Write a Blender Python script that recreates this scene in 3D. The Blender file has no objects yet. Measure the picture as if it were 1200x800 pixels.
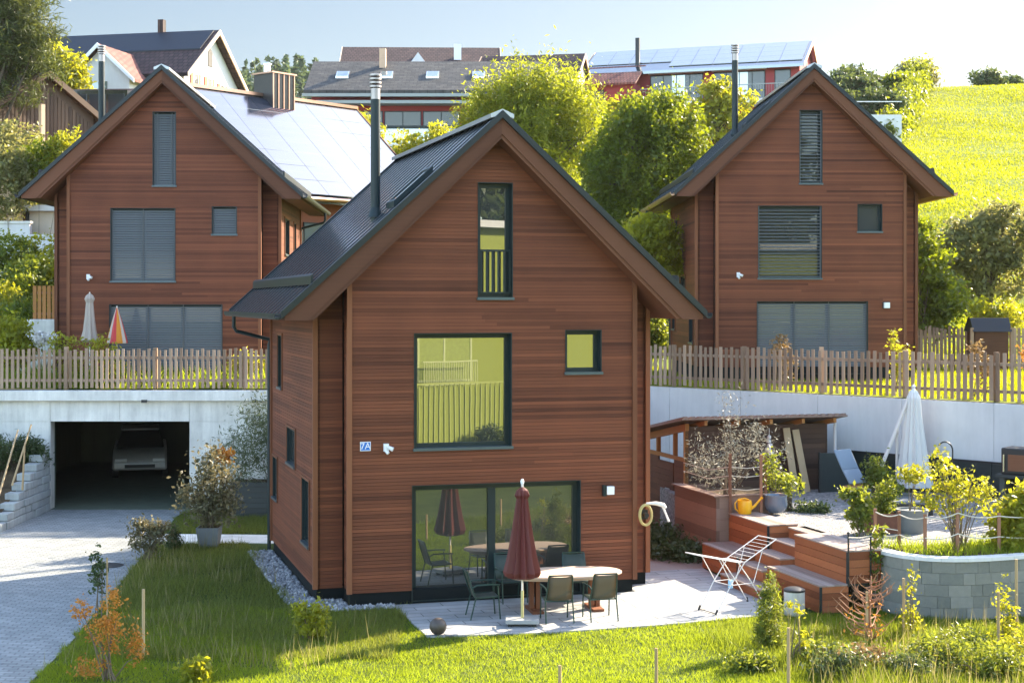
EXPOSURE = 2.4; SKYDIM = .81; WBT = 7050.
import bpy, bmesh, math, random
import numpy as np
from mathutils import Vector, Matrix
random.seed(7)
rng = np.random.default_rng(7)
PI = math.pi
R = math.radians
SC = bpy.context.scene
COL = SC.collection

# ------------------------------------------------------------------ materials
MATS = {}

def new_mat(name):
    m = bpy.data.materials.new(name)
    m.use_nodes = True
    nt = m.node_tree
    nt.nodes.clear()
    out = nt.nodes.new('ShaderNodeOutputMaterial')
    MATS[name] = m
    return m, nt, out

def node(nt, kind, **kw):
    n = nt.nodes.new(kind)
    for k, v in kw.items():
        if k in n.inputs.keys():
            n.inputs[k].default_value = v
        else:
            setattr(n, k, v)
    return n

def c4(c):
    return (c[0], c[1], c[2], 1.0)

def plain(name, col, rough=.6, metal=0., spec=.5, var=.15, scale=6., bump=0., bscale=60., coat=0.):
    """Principled material with gentle procedural colour variation and optional bump."""
    m, nt, out = new_mat(name)
    p = node(nt, 'ShaderNodeBsdfPrincipled', Roughness=rough, Metallic=metal)
    p.inputs['Specular IOR Level'].default_value = spec
    p.inputs['Coat Weight'].default_value = coat
    tc = node(nt, 'ShaderNodeTexCoord')
    nz = node(nt, 'ShaderNodeTexNoise', Scale=scale, Detail=6., Roughness=.65)
    nt.links.new(tc.outputs['Object'], nz.inputs['Vector'])
    mx = node(nt, 'ShaderNodeMix', data_type='RGBA')
    mx.inputs['A'].default_value = c4([max(0, x * (1 - var)) for x in col])
    mx.inputs['B'].default_value = c4([min(1, x * (1 + var)) for x in col])
    nt.links.new(nz.outputs['Fac'], mx.inputs['Factor'])
    nt.links.new(mx.outputs['Result'], p.inputs['Base Color'])
    if bump:
        n2 = node(nt, 'ShaderNodeTexNoise', Scale=bscale, Detail=5.)
        nt.links.new(tc.outputs['Object'], n2.inputs['Vector'])
        b = node(nt, 'ShaderNodeBump', Strength=bump, Distance=.02)
        nt.links.new(n2.outputs['Fac'], b.inputs['Height'])
        nt.links.new(b.outputs['Normal'], p.inputs['Normal'])
    nt.links.new(p.outputs[0], out.inputs[0])
    return m

def wood(name, dark, light, axis='X', rough=.62, grain=1.0, tintw=.75):
    """Board timber: every board has its own tint (face attribute), fine grain runs along it."""
    m, nt, out = new_mat(name)
    p = node(nt, 'ShaderNodeBsdfPrincipled', Roughness=rough)
    p.inputs['Specular IOR Level'].default_value = .25
    tc = node(nt, 'ShaderNodeTexCoord')
    mp = node(nt, 'ShaderNodeMapping')
    s = {'X': (1.3, 30, 42), 'Y': (30, 1.3, 42), 'Z': (30, 30, 1.3), 'XY': (1.3, 1.3, 42)}[axis]
    mp.inputs['Scale'].default_value = [x * grain for x in s]
    nt.links.new(tc.outputs['Object'], mp.inputs['Vector'])
    nz = node(nt, 'ShaderNodeTexNoise', Scale=1., Detail=7., Roughness=.7)
    nt.links.new(mp.outputs[0], nz.inputs['Vector'])
    n3 = node(nt, 'ShaderNodeTexNoise', Scale=.8, Detail=3.)
    nt.links.new(tc.outputs['Object'], n3.inputs['Vector'])
    at = node(nt, 'ShaderNodeAttribute', attribute_name='tint')
    ma = node(nt, 'ShaderNodeMath', operation='MULTIPLY')
    ma.inputs[1].default_value = tintw
    nt.links.new(at.outputs['Fac'], ma.inputs[0])
    m2 = node(nt, 'ShaderNodeMath', operation='MULTIPLY_ADD')
    m2.inputs[1].default_value = .55
    nt.links.new(nz.outputs['Fac'], m2.inputs[0])
    nt.links.new(ma.outputs[0], m2.inputs[2])
    m3 = node(nt, 'ShaderNodeMath', operation='MULTIPLY_ADD')
    m3.inputs[1].default_value = .5
    nt.links.new(n3.outputs['Fac'], m3.inputs[0])
    nt.links.new(m2.outputs[0], m3.inputs[2])
    sb = node(nt, 'ShaderNodeMath', operation='SUBTRACT')
    sb.inputs[1].default_value = .42
    nt.links.new(m3.outputs[0], sb.inputs[0])
    mx = node(nt, 'ShaderNodeMix', data_type='RGBA')
    mx.inputs['A'].default_value = c4(dark)
    mx.inputs['B'].default_value = c4(light)
    nt.links.new(sb.outputs[0], mx.inputs['Factor'])
    nt.links.new(mx.outputs['Result'], p.inputs['Base Color'])
    b = node(nt, 'ShaderNodeBump', Strength=.25, Distance=.004)
    nt.links.new(nz.outputs['Fac'], b.inputs['Height'])
    nt.links.new(b.outputs['Normal'], p.inputs['Normal'])
    nt.links.new(p.outputs[0], out.inputs[0])
    return m

def leaf(name, a, b, tr, k=.5, gloss=True):
    """Leaf: tint attribute mixes two greens; part of the light passes through the blade."""
    m, nt, out = new_mat(name)
    at = node(nt, 'ShaderNodeAttribute', attribute_name='tint')
    mx = node(nt, 'ShaderNodeMix', data_type='RGBA')
    mx.inputs['A'].default_value = c4(a)
    mx.inputs['B'].default_value = c4(b)
    nt.links.new(at.outputs['Fac'], mx.inputs['Factor'])
    p = node(nt, 'ShaderNodeBsdfPrincipled', Roughness=.45)
    p.inputs['Specular IOR Level'].default_value = .3 if gloss else .1
    nt.links.new(mx.outputs['Result'], p.inputs['Base Color'])
    t = node(nt, 'ShaderNodeBsdfTranslucent')
    m2 = node(nt, 'ShaderNodeMix', data_type='RGBA')
    m2.inputs['A'].default_value = c4([x * .6 for x in tr])
    m2.inputs['B'].default_value = c4(tr)
    nt.links.new(at.outputs['Fac'], m2.inputs['Factor'])
    nt.links.new(m2.outputs['Result'], t.inputs['Color'])
    ms = node(nt, 'ShaderNodeMixShader')
    ms.inputs[0].default_value = k
    nt.links.new(p.outputs[0], ms.inputs[1])
    nt.links.new(t.outputs[0], ms.inputs[2])
    nt.links.new(ms.outputs[0], out.inputs[0])
    return m

def glass(name, tint=(.02, .025, .03), refl=.5, rough=.0):
    """Coated double glazing: dark room behind, a strong mirror layer in front."""
    m, nt, out = new_mat(name)
    d = node(nt, 'ShaderNodeBsdfPrincipled', Roughness=.5)
    d.inputs['Base Color'].default_value = c4(tint)
    g = node(nt, 'ShaderNodeBsdfGlossy', Roughness=rough)
    g.inputs['Color'].default_value = (.95, .97, .95, 1)
    tc = node(nt, 'ShaderNodeTexCoord')
    nz = node(nt, 'ShaderNodeTexNoise', Scale=.7, Detail=1.)
    nt.links.new(tc.outputs['Object'], nz.inputs['Vector'])
    b = node(nt, 'ShaderNodeBump', Strength=.015, Distance=.05)
    nt.links.new(nz.outputs['Fac'], b.inputs['Height'])
    nt.links.new(b.outputs['Normal'], g.inputs['Normal'])
    f = node(nt, 'ShaderNodeFresnel', IOR=1.5)
    ma = node(nt, 'ShaderNodeMath', operation='ADD', use_clamp=True)
    ma.inputs[1].default_value = refl
    nt.links.new(f.outputs[0], ma.inputs[0])
    ms = node(nt, 'ShaderNodeMixShader')
    nt.links.new(ma.outputs[0], ms.inputs[0])
    nt.links.new(d.outputs[0], ms.inputs[1])
    nt.links.new(g.outputs[0], ms.inputs[2])
    nt.links.new(ms.outputs[0], out.inputs[0])
    return m

def bricks(name, c1, c2, mortar, w, h, msize, rough=.8, offset=.5, axis='XY', bump=.5, var=.25, rot=0.):
    m, nt, out = new_mat(name)
    p = node(nt, 'ShaderNodeBsdfPrincipled', Roughness=rough)
    p.inputs['Specular IOR Level'].default_value = .3
    tc = node(nt, 'ShaderNodeTexCoord')
    mp = node(nt, 'ShaderNodeMapping')
    mp.inputs['Rotation'].default_value = (R(90) if axis == 'XZ' else 0, 0, rot)
    nt.links.new(tc.outputs['Object'], mp.inputs['Vector'])
    bt = node(nt, 'ShaderNodeTexBrick', offset=offset)
    bt.inputs['Color1'].default_value = c4(c1)
    bt.inputs['Color2'].default_value = c4(c2)
    bt.inputs['Mortar'].default_value = c4(mortar)
    bt.inputs['Scale'].default_value = 1.
    bt.inputs['Mortar Size'].default_value = msize
    bt.inputs['Mortar Smooth'].default_value = .3
    bt.inputs['Brick Width'].default_value = w
    bt.inputs['Row Height'].default_value = h
    nt.links.new(mp.outputs[0], bt.inputs['Vector'])
    nz = node(nt, 'ShaderNodeTexNoise', Scale=1.7, Detail=8., Roughness=.7)
    nt.links.new(tc.outputs['Object'], nz.inputs['Vector'])
    mx = node(nt, 'ShaderNodeMix', data_type='RGBA', blend_type='MULTIPLY')
    mx.inputs['Factor'].default_value = 1.
    cr = node(nt, 'ShaderNodeMapRange')
    cr.inputs['From Min'].default_value = .3
    cr.inputs['From Max'].default_value = .7
    cr.inputs['To Min'].default_value = 1 - var
    cr.inputs['To Max'].default_value = 1 + var
    nt.links.new(nz.outputs['Fac'], cr.inputs['Value'])
    nt.links.new(bt.outputs['Color'], mx.inputs['A'])
    nt.links.new(cr.outputs[0], mx.inputs['B'])
    nt.links.new(mx.outputs['Result'], p.inputs['Base Color'])
    b = node(nt, 'ShaderNodeBump', Strength=bump, Distance=.01, invert=True)
    nt.links.new(bt.outputs['Fac'], b.inputs['Height'])
    n2 = node(nt, 'ShaderNodeTexNoise', Scale=70., Detail=4.)
    nt.links.new(tc.outputs['Object'], n2.inputs['Vector'])
    b2 = node(nt, 'ShaderNodeBump', Strength=.15, Distance=.01)
    nt.links.new(n2.outputs['Fac'], b2.inputs['Height'])
    nt.links.new(b.outputs['Normal'], b2.inputs['Normal'])
    nt.links.new(b2.outputs['Normal'], p.inputs['Normal'])
    nt.links.new(p.outputs[0], out.inputs[0])
    return m

def ground_mat(name, cols, scale=.6, bump=.6, bscale=25., tr=None, k=.35):
    """Patchy earth / grass sheet from two noise layers."""
    m, nt, out = new_mat(name)
    p = node(nt, 'ShaderNodeBsdfPrincipled', Roughness=.95)
    p.inputs['Specular IOR Level'].default_value = .1
    tc = node(nt, 'ShaderNodeTexCoord')
    nz = node(nt, 'ShaderNodeTexNoise', Scale=scale, Detail=9., Roughness=.7)
    nt.links.new(tc.outputs['Object'], nz.inputs['Vector'])
    cr = node(nt, 'ShaderNodeValToRGB')
    el = cr.color_ramp.elements
    el[0].position, el[0].color = .34, c4(cols[0])
    el[1].position, el[1].color = .66, c4(cols[-1])
    for i, c in enumerate(cols[1:-1]):
        e = el.new(.34 + .32 * (i + 1) / (len(cols) - 1))
        e.color = c4(c)
    nt.links.new(nz.outputs['Fac'], cr.inputs[0])
    nt.links.new(cr.outputs[0], p.inputs['Base Color'])
    n2 = node(nt, 'ShaderNodeTexNoise', Scale=bscale, Detail=6.)
    nt.links.new(tc.outputs['Object'], n2.inputs['Vector'])
    b = node(nt, 'ShaderNodeBump', Strength=bump, Distance=.06)
    nt.links.new(n2.outputs['Fac'], b.inputs['Height'])
    nt.links.new(b.outputs['Normal'], p.inputs['Normal'])
    nt.links.new(p.outputs[0], out.inputs[0])
    return m

def gravel_mat(name, cols, scale=28.):
    m, nt, out = new_mat(name)
    p = node(nt, 'ShaderNodeBsdfPrincipled', Roughness=.85)
    tc = node(nt, 'ShaderNodeTexCoord')
    v = node(nt, 'ShaderNodeTexVoronoi', Scale=scale)
    nt.links.new(tc.outputs['Object'], v.inputs['Vector'])
    cr = node(nt, 'ShaderNodeValToRGB')
    el = cr.color_ramp.elements
    el[0].color, el[1].color = c4(cols[0]), c4(cols[1])
    sp = node(nt, 'ShaderNodeSeparateColor')
    nt.links.new(v.outputs['Color'], sp.inputs[0])
    nt.links.new(sp.outputs[0], cr.inputs[0])
    nt.links.new(cr.outputs[0], p.inputs['Base Color'])
    b = node(nt, 'ShaderNodeBump', Strength=.9, Distance=.03, invert=True)
    nt.links.new(v.outputs['Distance'], b.inputs['Height'])
    nt.links.new(b.outputs['Normal'], p.inputs['Normal'])
    nt.links.new(p.outputs[0], out.inputs[0])
    return m

def concrete(name, col, streak=.25):
    m, nt, out = new_mat(name)
    p = node(nt, 'ShaderNodeBsdfPrincipled', Roughness=.85)
    p.inputs['Specular IOR Level'].default_value = .25
    tc = node(nt, 'ShaderNodeTexCoord')
    mp = node(nt, 'ShaderNodeMapping')
    mp.inputs['Scale'].default_value = (2.2, 2.2, .25)
    nt.links.new(tc.outputs['Object'], mp.inputs['Vector'])
    n1 = node(nt, 'ShaderNodeTexNoise', Scale=1.5, Detail=7., Roughness=.7)
    nt.links.new(mp.outputs[0], n1.inputs['Vector'])
    n2 = node(nt, 'ShaderNodeTexNoise', Scale=.8, Detail=6., Roughness=.7)
    nt.links.new(tc.outputs['Object'], n2.inputs['Vector'])
    ad = node(nt, 'ShaderNodeMath', operation='ADD')
    nt.links.new(n1.outputs['Fac'], ad.inputs[0])
    nt.links.new(n2.outputs['Fac'], ad.inputs[1])
    mr = node(nt, 'ShaderNodeMapRange')
    mr.inputs['From Min'].default_value = .6
    mr.inputs['From Max'].default_value = 1.4
    mr.inputs['To Min'].default_value = 1 - streak
    mr.inputs['To Max'].default_value = 1 + streak * .7
    nt.links.new(ad.outputs[0], mr.inputs[0])
    mx = node(nt, 'ShaderNodeMix', data_type='RGBA', blend_type='MULTIPLY')
    mx.inputs['Factor'].default_value = 1.
    mx.inputs['A'].default_value = c4(col)
    nt.links.new(mr.outputs[0], mx.inputs['B'])
    nt.links.new(mx.outputs['Result'], p.inputs['Base Color'])
    n3 = node(nt, 'ShaderNodeTexNoise', Scale=40., Detail=5.)
    nt.links.new(tc.outputs['Object'], n3.inputs['Vector'])
    b = node(nt, 'ShaderNodeBump', Strength=.2, Distance=.01)
    nt.links.new(n3.outputs['Fac'], b.inputs['Height'])
    nt.links.new(b.outputs['Normal'], p.inputs['Normal'])
    nt.links.new(p.outputs[0], out.inputs[0])
    return m

def panel_mat(name, cell, line, w, h, rough=.12, msize=.02):
    """Solar panel: glassy dark cells with thin lines."""
    m, nt, out = new_mat(name)
    p = node(nt, 'ShaderNodeBsdfPrincipled', Roughness=rough)
    p.inputs['Specular IOR Level'].default_value = 1.
    p.inputs['Coat Weight'].default_value = 1.
    p.inputs['Coat IOR'].default_value = 1.9
    p.inputs['Coat Roughness'].default_value = .12
    tc = node(nt, 'ShaderNodeTexCoord')
    bt = node(nt, 'ShaderNodeTexBrick', offset=0.)
    bt.inputs['Color1'].default_value = c4(cell)
    bt.inputs['Color2'].default_value = c4([x * 1.25 for x in cell])
    bt.inputs['Mortar'].default_value = c4(line)
    bt.inputs['Scale'].default_value = 1.
    bt.inputs['Mortar Size'].default_value = msize
    bt.inputs['Brick Width'].default_value = w
    bt.inputs['Row Height'].default_value = h
    nt.links.new(tc.outputs['Object'], bt.inputs['Vector'])
    nt.links.new(bt.outputs['Color'], p.inputs['Base Color'])
    nt.links.new(p.outputs[0], out.inputs[0])
    return m

CLAD = wood('larch_cladding', (.058, .0165, .0085), (.235, .072, .034), 'XY', tintw=.9)
TRIM = wood('larch_trim', (.12, .042, .020), (.27, .10, .046), 'Z')
RAFT = wood('roof_timber_wood', (.075, .027, .014), (.165, .062, .031), 'XY', grain=.6)
DECK = wood('deck_hardwood', (.16, .045, .018), (.48, .16, .065), 'Y')
DECKTOP = wood('deck_boards_grey', (.20, .14, .11), (.42, .33, .28), 'Y')
DARKWOOD = wood('dark_shed_boards', (.035, .02, .014), (.11, .06, .04), 'XY')
DOORWOOD = wood('shed_door_boards', (.075, .03, .016), (.21, .085, .042), 'XY')
ORANGEWOOD = wood('fresh_timber', (.30, .12, .035), (.50, .23, .07), 'XY')
PICKET = wood('weathered_pickets', (.18, .11, .07), (.46, .32, .22), 'Z')
PLANK = wood('pale_planks', (.42, .30, .17), (.62, .47, .30), 'Z')
STAKEW = wood('stake_wood', (.30, .20, .10), (.50, .36, .20), 'Z')
POSTW = wood('reddish_post', (.16, .07, .04), (.33, .16, .10), 'Z')
CHALETW = wood('chalet_boards', (.05, .03, .02), (.16, .10, .065), 'Z')
CRIBW = wood('crib_boards', (.16, .10, .075), (.33, .22, .17), 'XY')
GREYWOOD = wood('dark_grey_boards', (.035, .04, .038), (.08, .09, .085), 'XY')
TABLEW = wood('table_top_wood', (.52, .36, .25), (.72, .54, .41), 'X')
TILE = bricks('dark_roof_tiles', (.052, .030, .028), (.085, .048, .042), (.02, .013, .012), .3, .34, .03, axis='XY', rough=.75)
SLATE = bricks('grey_slates', (.045, .045, .043), (.075, .07, .062), (.02, .02, .02), .5, .3, .02, rough=.7, var=.4)
REDTILE = bricks('red_roof_tiles', (.16, .055, .045), (.24, .09, .07), (.06, .025, .02), .25, .4, .03)
METAL = plain('anthracite_roof_metal', (.20, .215, .225), rough=.15, metal=.92, spec=.6, var=.12, scale=1.2)
METALD = plain('anthracite_edge_metal', (.016, .022, .025), rough=.4, metal=.4, var=.15)
RAILLIME = plain('lime_tinted_slat', (.40, .44, .10), rough=.7)
LIMEPALE = plain('pale_lime_frame', (.52, .56, .24), rough=.6)
LIMEPANE = plain('plain_lime_pane', (.30, .35, .07), rough=.8, var=.3)  # opaque lime colour for the panes of the lime house
METALL = plain('sunlit_ridge_metal', (.42, .43, .44), rough=.38, metal=.8, var=.1)  # lighter than the roof sheets to imitate sun on the ridge cap
FRAME = plain('anthracite_frame', (.008, .020, .022), rough=.45, spec=.35)
SILL = plain('slate_metal_sill', (.075, .10, .11), rough=.4, metal=.3)
BLIND = plain('grey_blind_slat', (.088, .094, .094), rough=.5, metal=.1, var=.06)
BLINDL = plain('light_blind_slat', (.17, .19, .205), rough=.5, metal=.1, var=.06)
CAPMETAL = plain('weathered_cap_steel', (.34, .30, .28), rough=.38, metal=.9)
ROOFDARK = plain('dark_slate_panel', (.018, .022, .032), rough=.55, spec=.3)
SHEDROOF = plain('faded_shed_roof', (.27, .18, .14), rough=.85, var=.3)
BLACK = plain('soot_black', (.012, .013, .014), rough=.5)
BITUMEN = plain('bitumen_plinth', (.006, .009, .009), rough=.85, spec=.2, bump=.2)
STEEL = plain('stainless_steel', (.62, .60, .58), rough=.25, metal=1.)
COPPER = plain('copper_gutter', (.42, .25, .18), rough=.35, metal=.9)
WHITE = plain('white_plastic', (.8, .8, .8), rough=.4, var=.03)
LAMPGLASS = plain('opal_lamp_glass', (.82, .84, .84), rough=.25, var=.02)
RENDERW = concrete('white_render', (.68, .68, .67), .12)
CONC = concrete('garage_concrete', (.74, .72, .66), .42)
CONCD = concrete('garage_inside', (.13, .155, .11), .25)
CONCW = concrete('pale_concrete', (.68, .665, .645), .16)
PATIO = bricks('patio_slabs', (.29, .295, .29), (.35, .345, .335), (.13, .13, .125), 1.2, .3, .012, var=.16, rot=R(-16.167))
PAVER = bricks('drive_pavers', (.21, .225, .22), (.29, .30, .29), (.11, .11, .11), .24, .12, .010, var=.18, rot=R(-2), bump=.35)
BLOCK = plain('unused_block', (.3, .3, .3))
STONEB = concrete('split_stone', (.36, .38, .37), .35)
GRAVEL = gravel_mat('terrace_gravel', ((.10, .097, .095), (.36, .34, .32)), 20.)
PEBBLE = plain('pale_pebbles', (.36, .38, .41), rough=.8, var=.6, scale=9.)
SOIL = ground_mat('garden_soil', ((.05, .035, .022), (.12, .085, .05)), 2.)
LAWN = ground_mat('lawn_ground', ((.035, .05, .012), (.06, .085, .02), (.085, .10, .03)), .9)
MEADOW = ground_mat('meadow_ground', ((.085, .125, .014), (.13, .17, .018), (.18, .20, .025)), .10, bump=.5, bscale=3.)
SLOPE = ground_mat('garden_slope', ((.07, .09, .02), (.16, .16, .05)), .4, bscale=5.)
GLASS = glass('coated_glazing', (.012, .015, .014), .16)
GLASSD = glass('dark_glazing', (.010, .014, .015), .01)
GLASSB = glass('bright_glazing', (.07, .11, .12), .12)
BARK = plain('bark', (.10, .075, .055), rough=.95, var=.4, scale=14., bump=.7, bscale=30.)
TWIG = plain('twig', (.16, .12, .08), rough=.9, var=.3)
REDTWIG = plain('red_twig', (.36, .17, .09), rough=.85, var=.3)
L_WILLOW = leaf('willow_leaf', (.045, .078, .014), (.20, .225, .03), (.62, .65, .03), .46)
L_DARK = leaf('dark_leaf', (.016, .036, .009), (.11, .145, .018), (.50, .58, .02), .34)
L_YELLOW = leaf('yellow_leaf', (.13, .155, .02), (.29, .30, .03), (.64, .60, .03), .47)
L_GREEN = leaf('mid_green_leaf', (.05, .085, .018), (.13, .17, .03), (.42, .46, .04), .42)
L_OLIVE = leaf('olive_leaf', (.065, .08, .032), (.20, .20, .08), (.46, .43, .12), .40)
L_SHADE = leaf('deep_green_leaf', (.03, .055, .02), (.085, .12, .05), (.20, .25, .05), .3)
L_ORANGE = leaf('orange_leaf', (.42, .16, .03), (.62, .30, .06), (.75, .32, .04), .45)
L_BROWN = leaf('brown_leaf', (.15, .09, .045), (.30, .20, .10), (.35, .22, .08), .35)
L_SILVER = leaf('silver_leaf', (.085, .095, .075), (.25, .26, .225), (.34, .32, .26), .3)
L_DUSK = leaf('dusky_leaf', (.075, .08, .04), (.22, .20, .11), (.28, .23, .11), .36)
L_WISP = leaf('wispy_leaf', (.06, .085, .045), (.16, .19, .105), (.30, .34, .14), .35)
L_ROUGH = leaf('rough_blade', (.032, .06, .012), (.14, .19, .03), (.42, .49, .04), .43, False)
L_NEEDLE = leaf('pine_needle', (.028, .045, .016), (.09, .115, .038), (.22, .25, .05), .3)
L_GRASS = leaf('grass_blade', (.045, .085, .012), (.16, .225, .028), (.50, .60, .03), .5, False)
L_GRASSL = leaf('long_grass_blade', (.045, .075, .02), (.14, .17, .05), (.40, .42, .06), .4, False)
L_MEADOW = leaf('meadow_blade', (.07, .115, .014), (.19, .22, .022), (.55, .575, .012), .5, False)
L_HEDGE = leaf('hedge_leaf', (.045, .08, .014), (.14, .175, .02), (.44, .48, .02), .40)
L_FOREST = leaf('forest_needles', (.035, .065, .045), (.085, .13, .07), (.2, .27, .10), .25, False)
SLING = leaf('chair_sling', (.05, .075, .06), (.07, .09, .075), (.42, .34, .24), .35)
CHAIRF = plain('dark_green_metal', (.018, .05, .04), rough=.35, metal=.3)
REDCLOTH = leaf('wine_red_canopy', (.10, .026, .026), (.135, .036, .033), (.36, .09, .07), .22)
WHITECLOTH = leaf('white_canopy', (.74, .72, .69), (.80, .78, .75), (.7, .66, .62), .12)
BEIGECLOTH = leaf('beige_canopy', (.52, .44, .38), (.60, .52, .45), (.6, .5, .4), .3)
STRIPER = leaf('red_canopy_panel', (.62, .05, .05), (.66, .07, .07), (.7, .08, .06), .3)
STRIPEO = leaf('orange_canopy_panel', (.72, .27, .02), (.75, .30, .03), (.75, .32, .03), .3)
CANYEL = plain('yellow_plastic', (.85, .42, .01), rough=.35, var=.05)
POTBLUE = plain('glazed_blue_grey', (.10, .13, .18), rough=.15, var=.2, coat=.6)
POTGREY = plain('grey_planter', (.17, .18, .18), rough=.6)
LOUNGE = leaf('lounger_cloth', (.26, .34, .44), (.30, .38, .48), (.3, .36, .45), .2)
RACKW = plain('rack_white_wire', (.75, .68, .62), rough=.4, var=.05)
ROPE = plain('pale_rope', (.62, .55, .45), rough=.9)
SIGNBLUE = plain('enamel_blue', (.02, .16, .55), rough=.25, var=.03)
REDWALL = plain('red_render', (.30, .045, .05), rough=.85, var=.1)
CREAMW = plain('cream_render', (.62, .52, .40), rough=.85, var=.08)
ORSHUT = plain('orange_shutter', (.55, .10, .02), rough=.6)
PEACH = plain('sunlit_verge_board', (.62, .42, .28), rough=.7)  # sunlight's peach tone put into the board colour
LIME = plain('lime_render', (.30, .34, .05), rough=.85, var=.08)
CARP = plain('silver_car_paint', (.46, .46, .45), rough=.35, metal=.0, coat=.4)
RUBBER = plain('tyre_rubber', (.02, .02, .02), rough=.8)
SOLAR = panel_mat('solar_cells', (.012, .016, .03), (.05, .055, .07), 1.62, .52, msize=.012)
SOLAR2 = panel_mat('blue_solar_cells', (.012, .018, .035), (.07, .08, .10), 1.7, .89, rough=.25, msize=.03)
MEMBRANE = plain('black_membrane', (.010, .022, .022), rough=.5, var=.4, bump=.3, bscale=8.)
GLASSRAIL = glass('pale_glass_rail', (.30, .38, .40), .18)
AWNING = plain('grey_awning', (.30, .33, .33), rough=.6)

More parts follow.
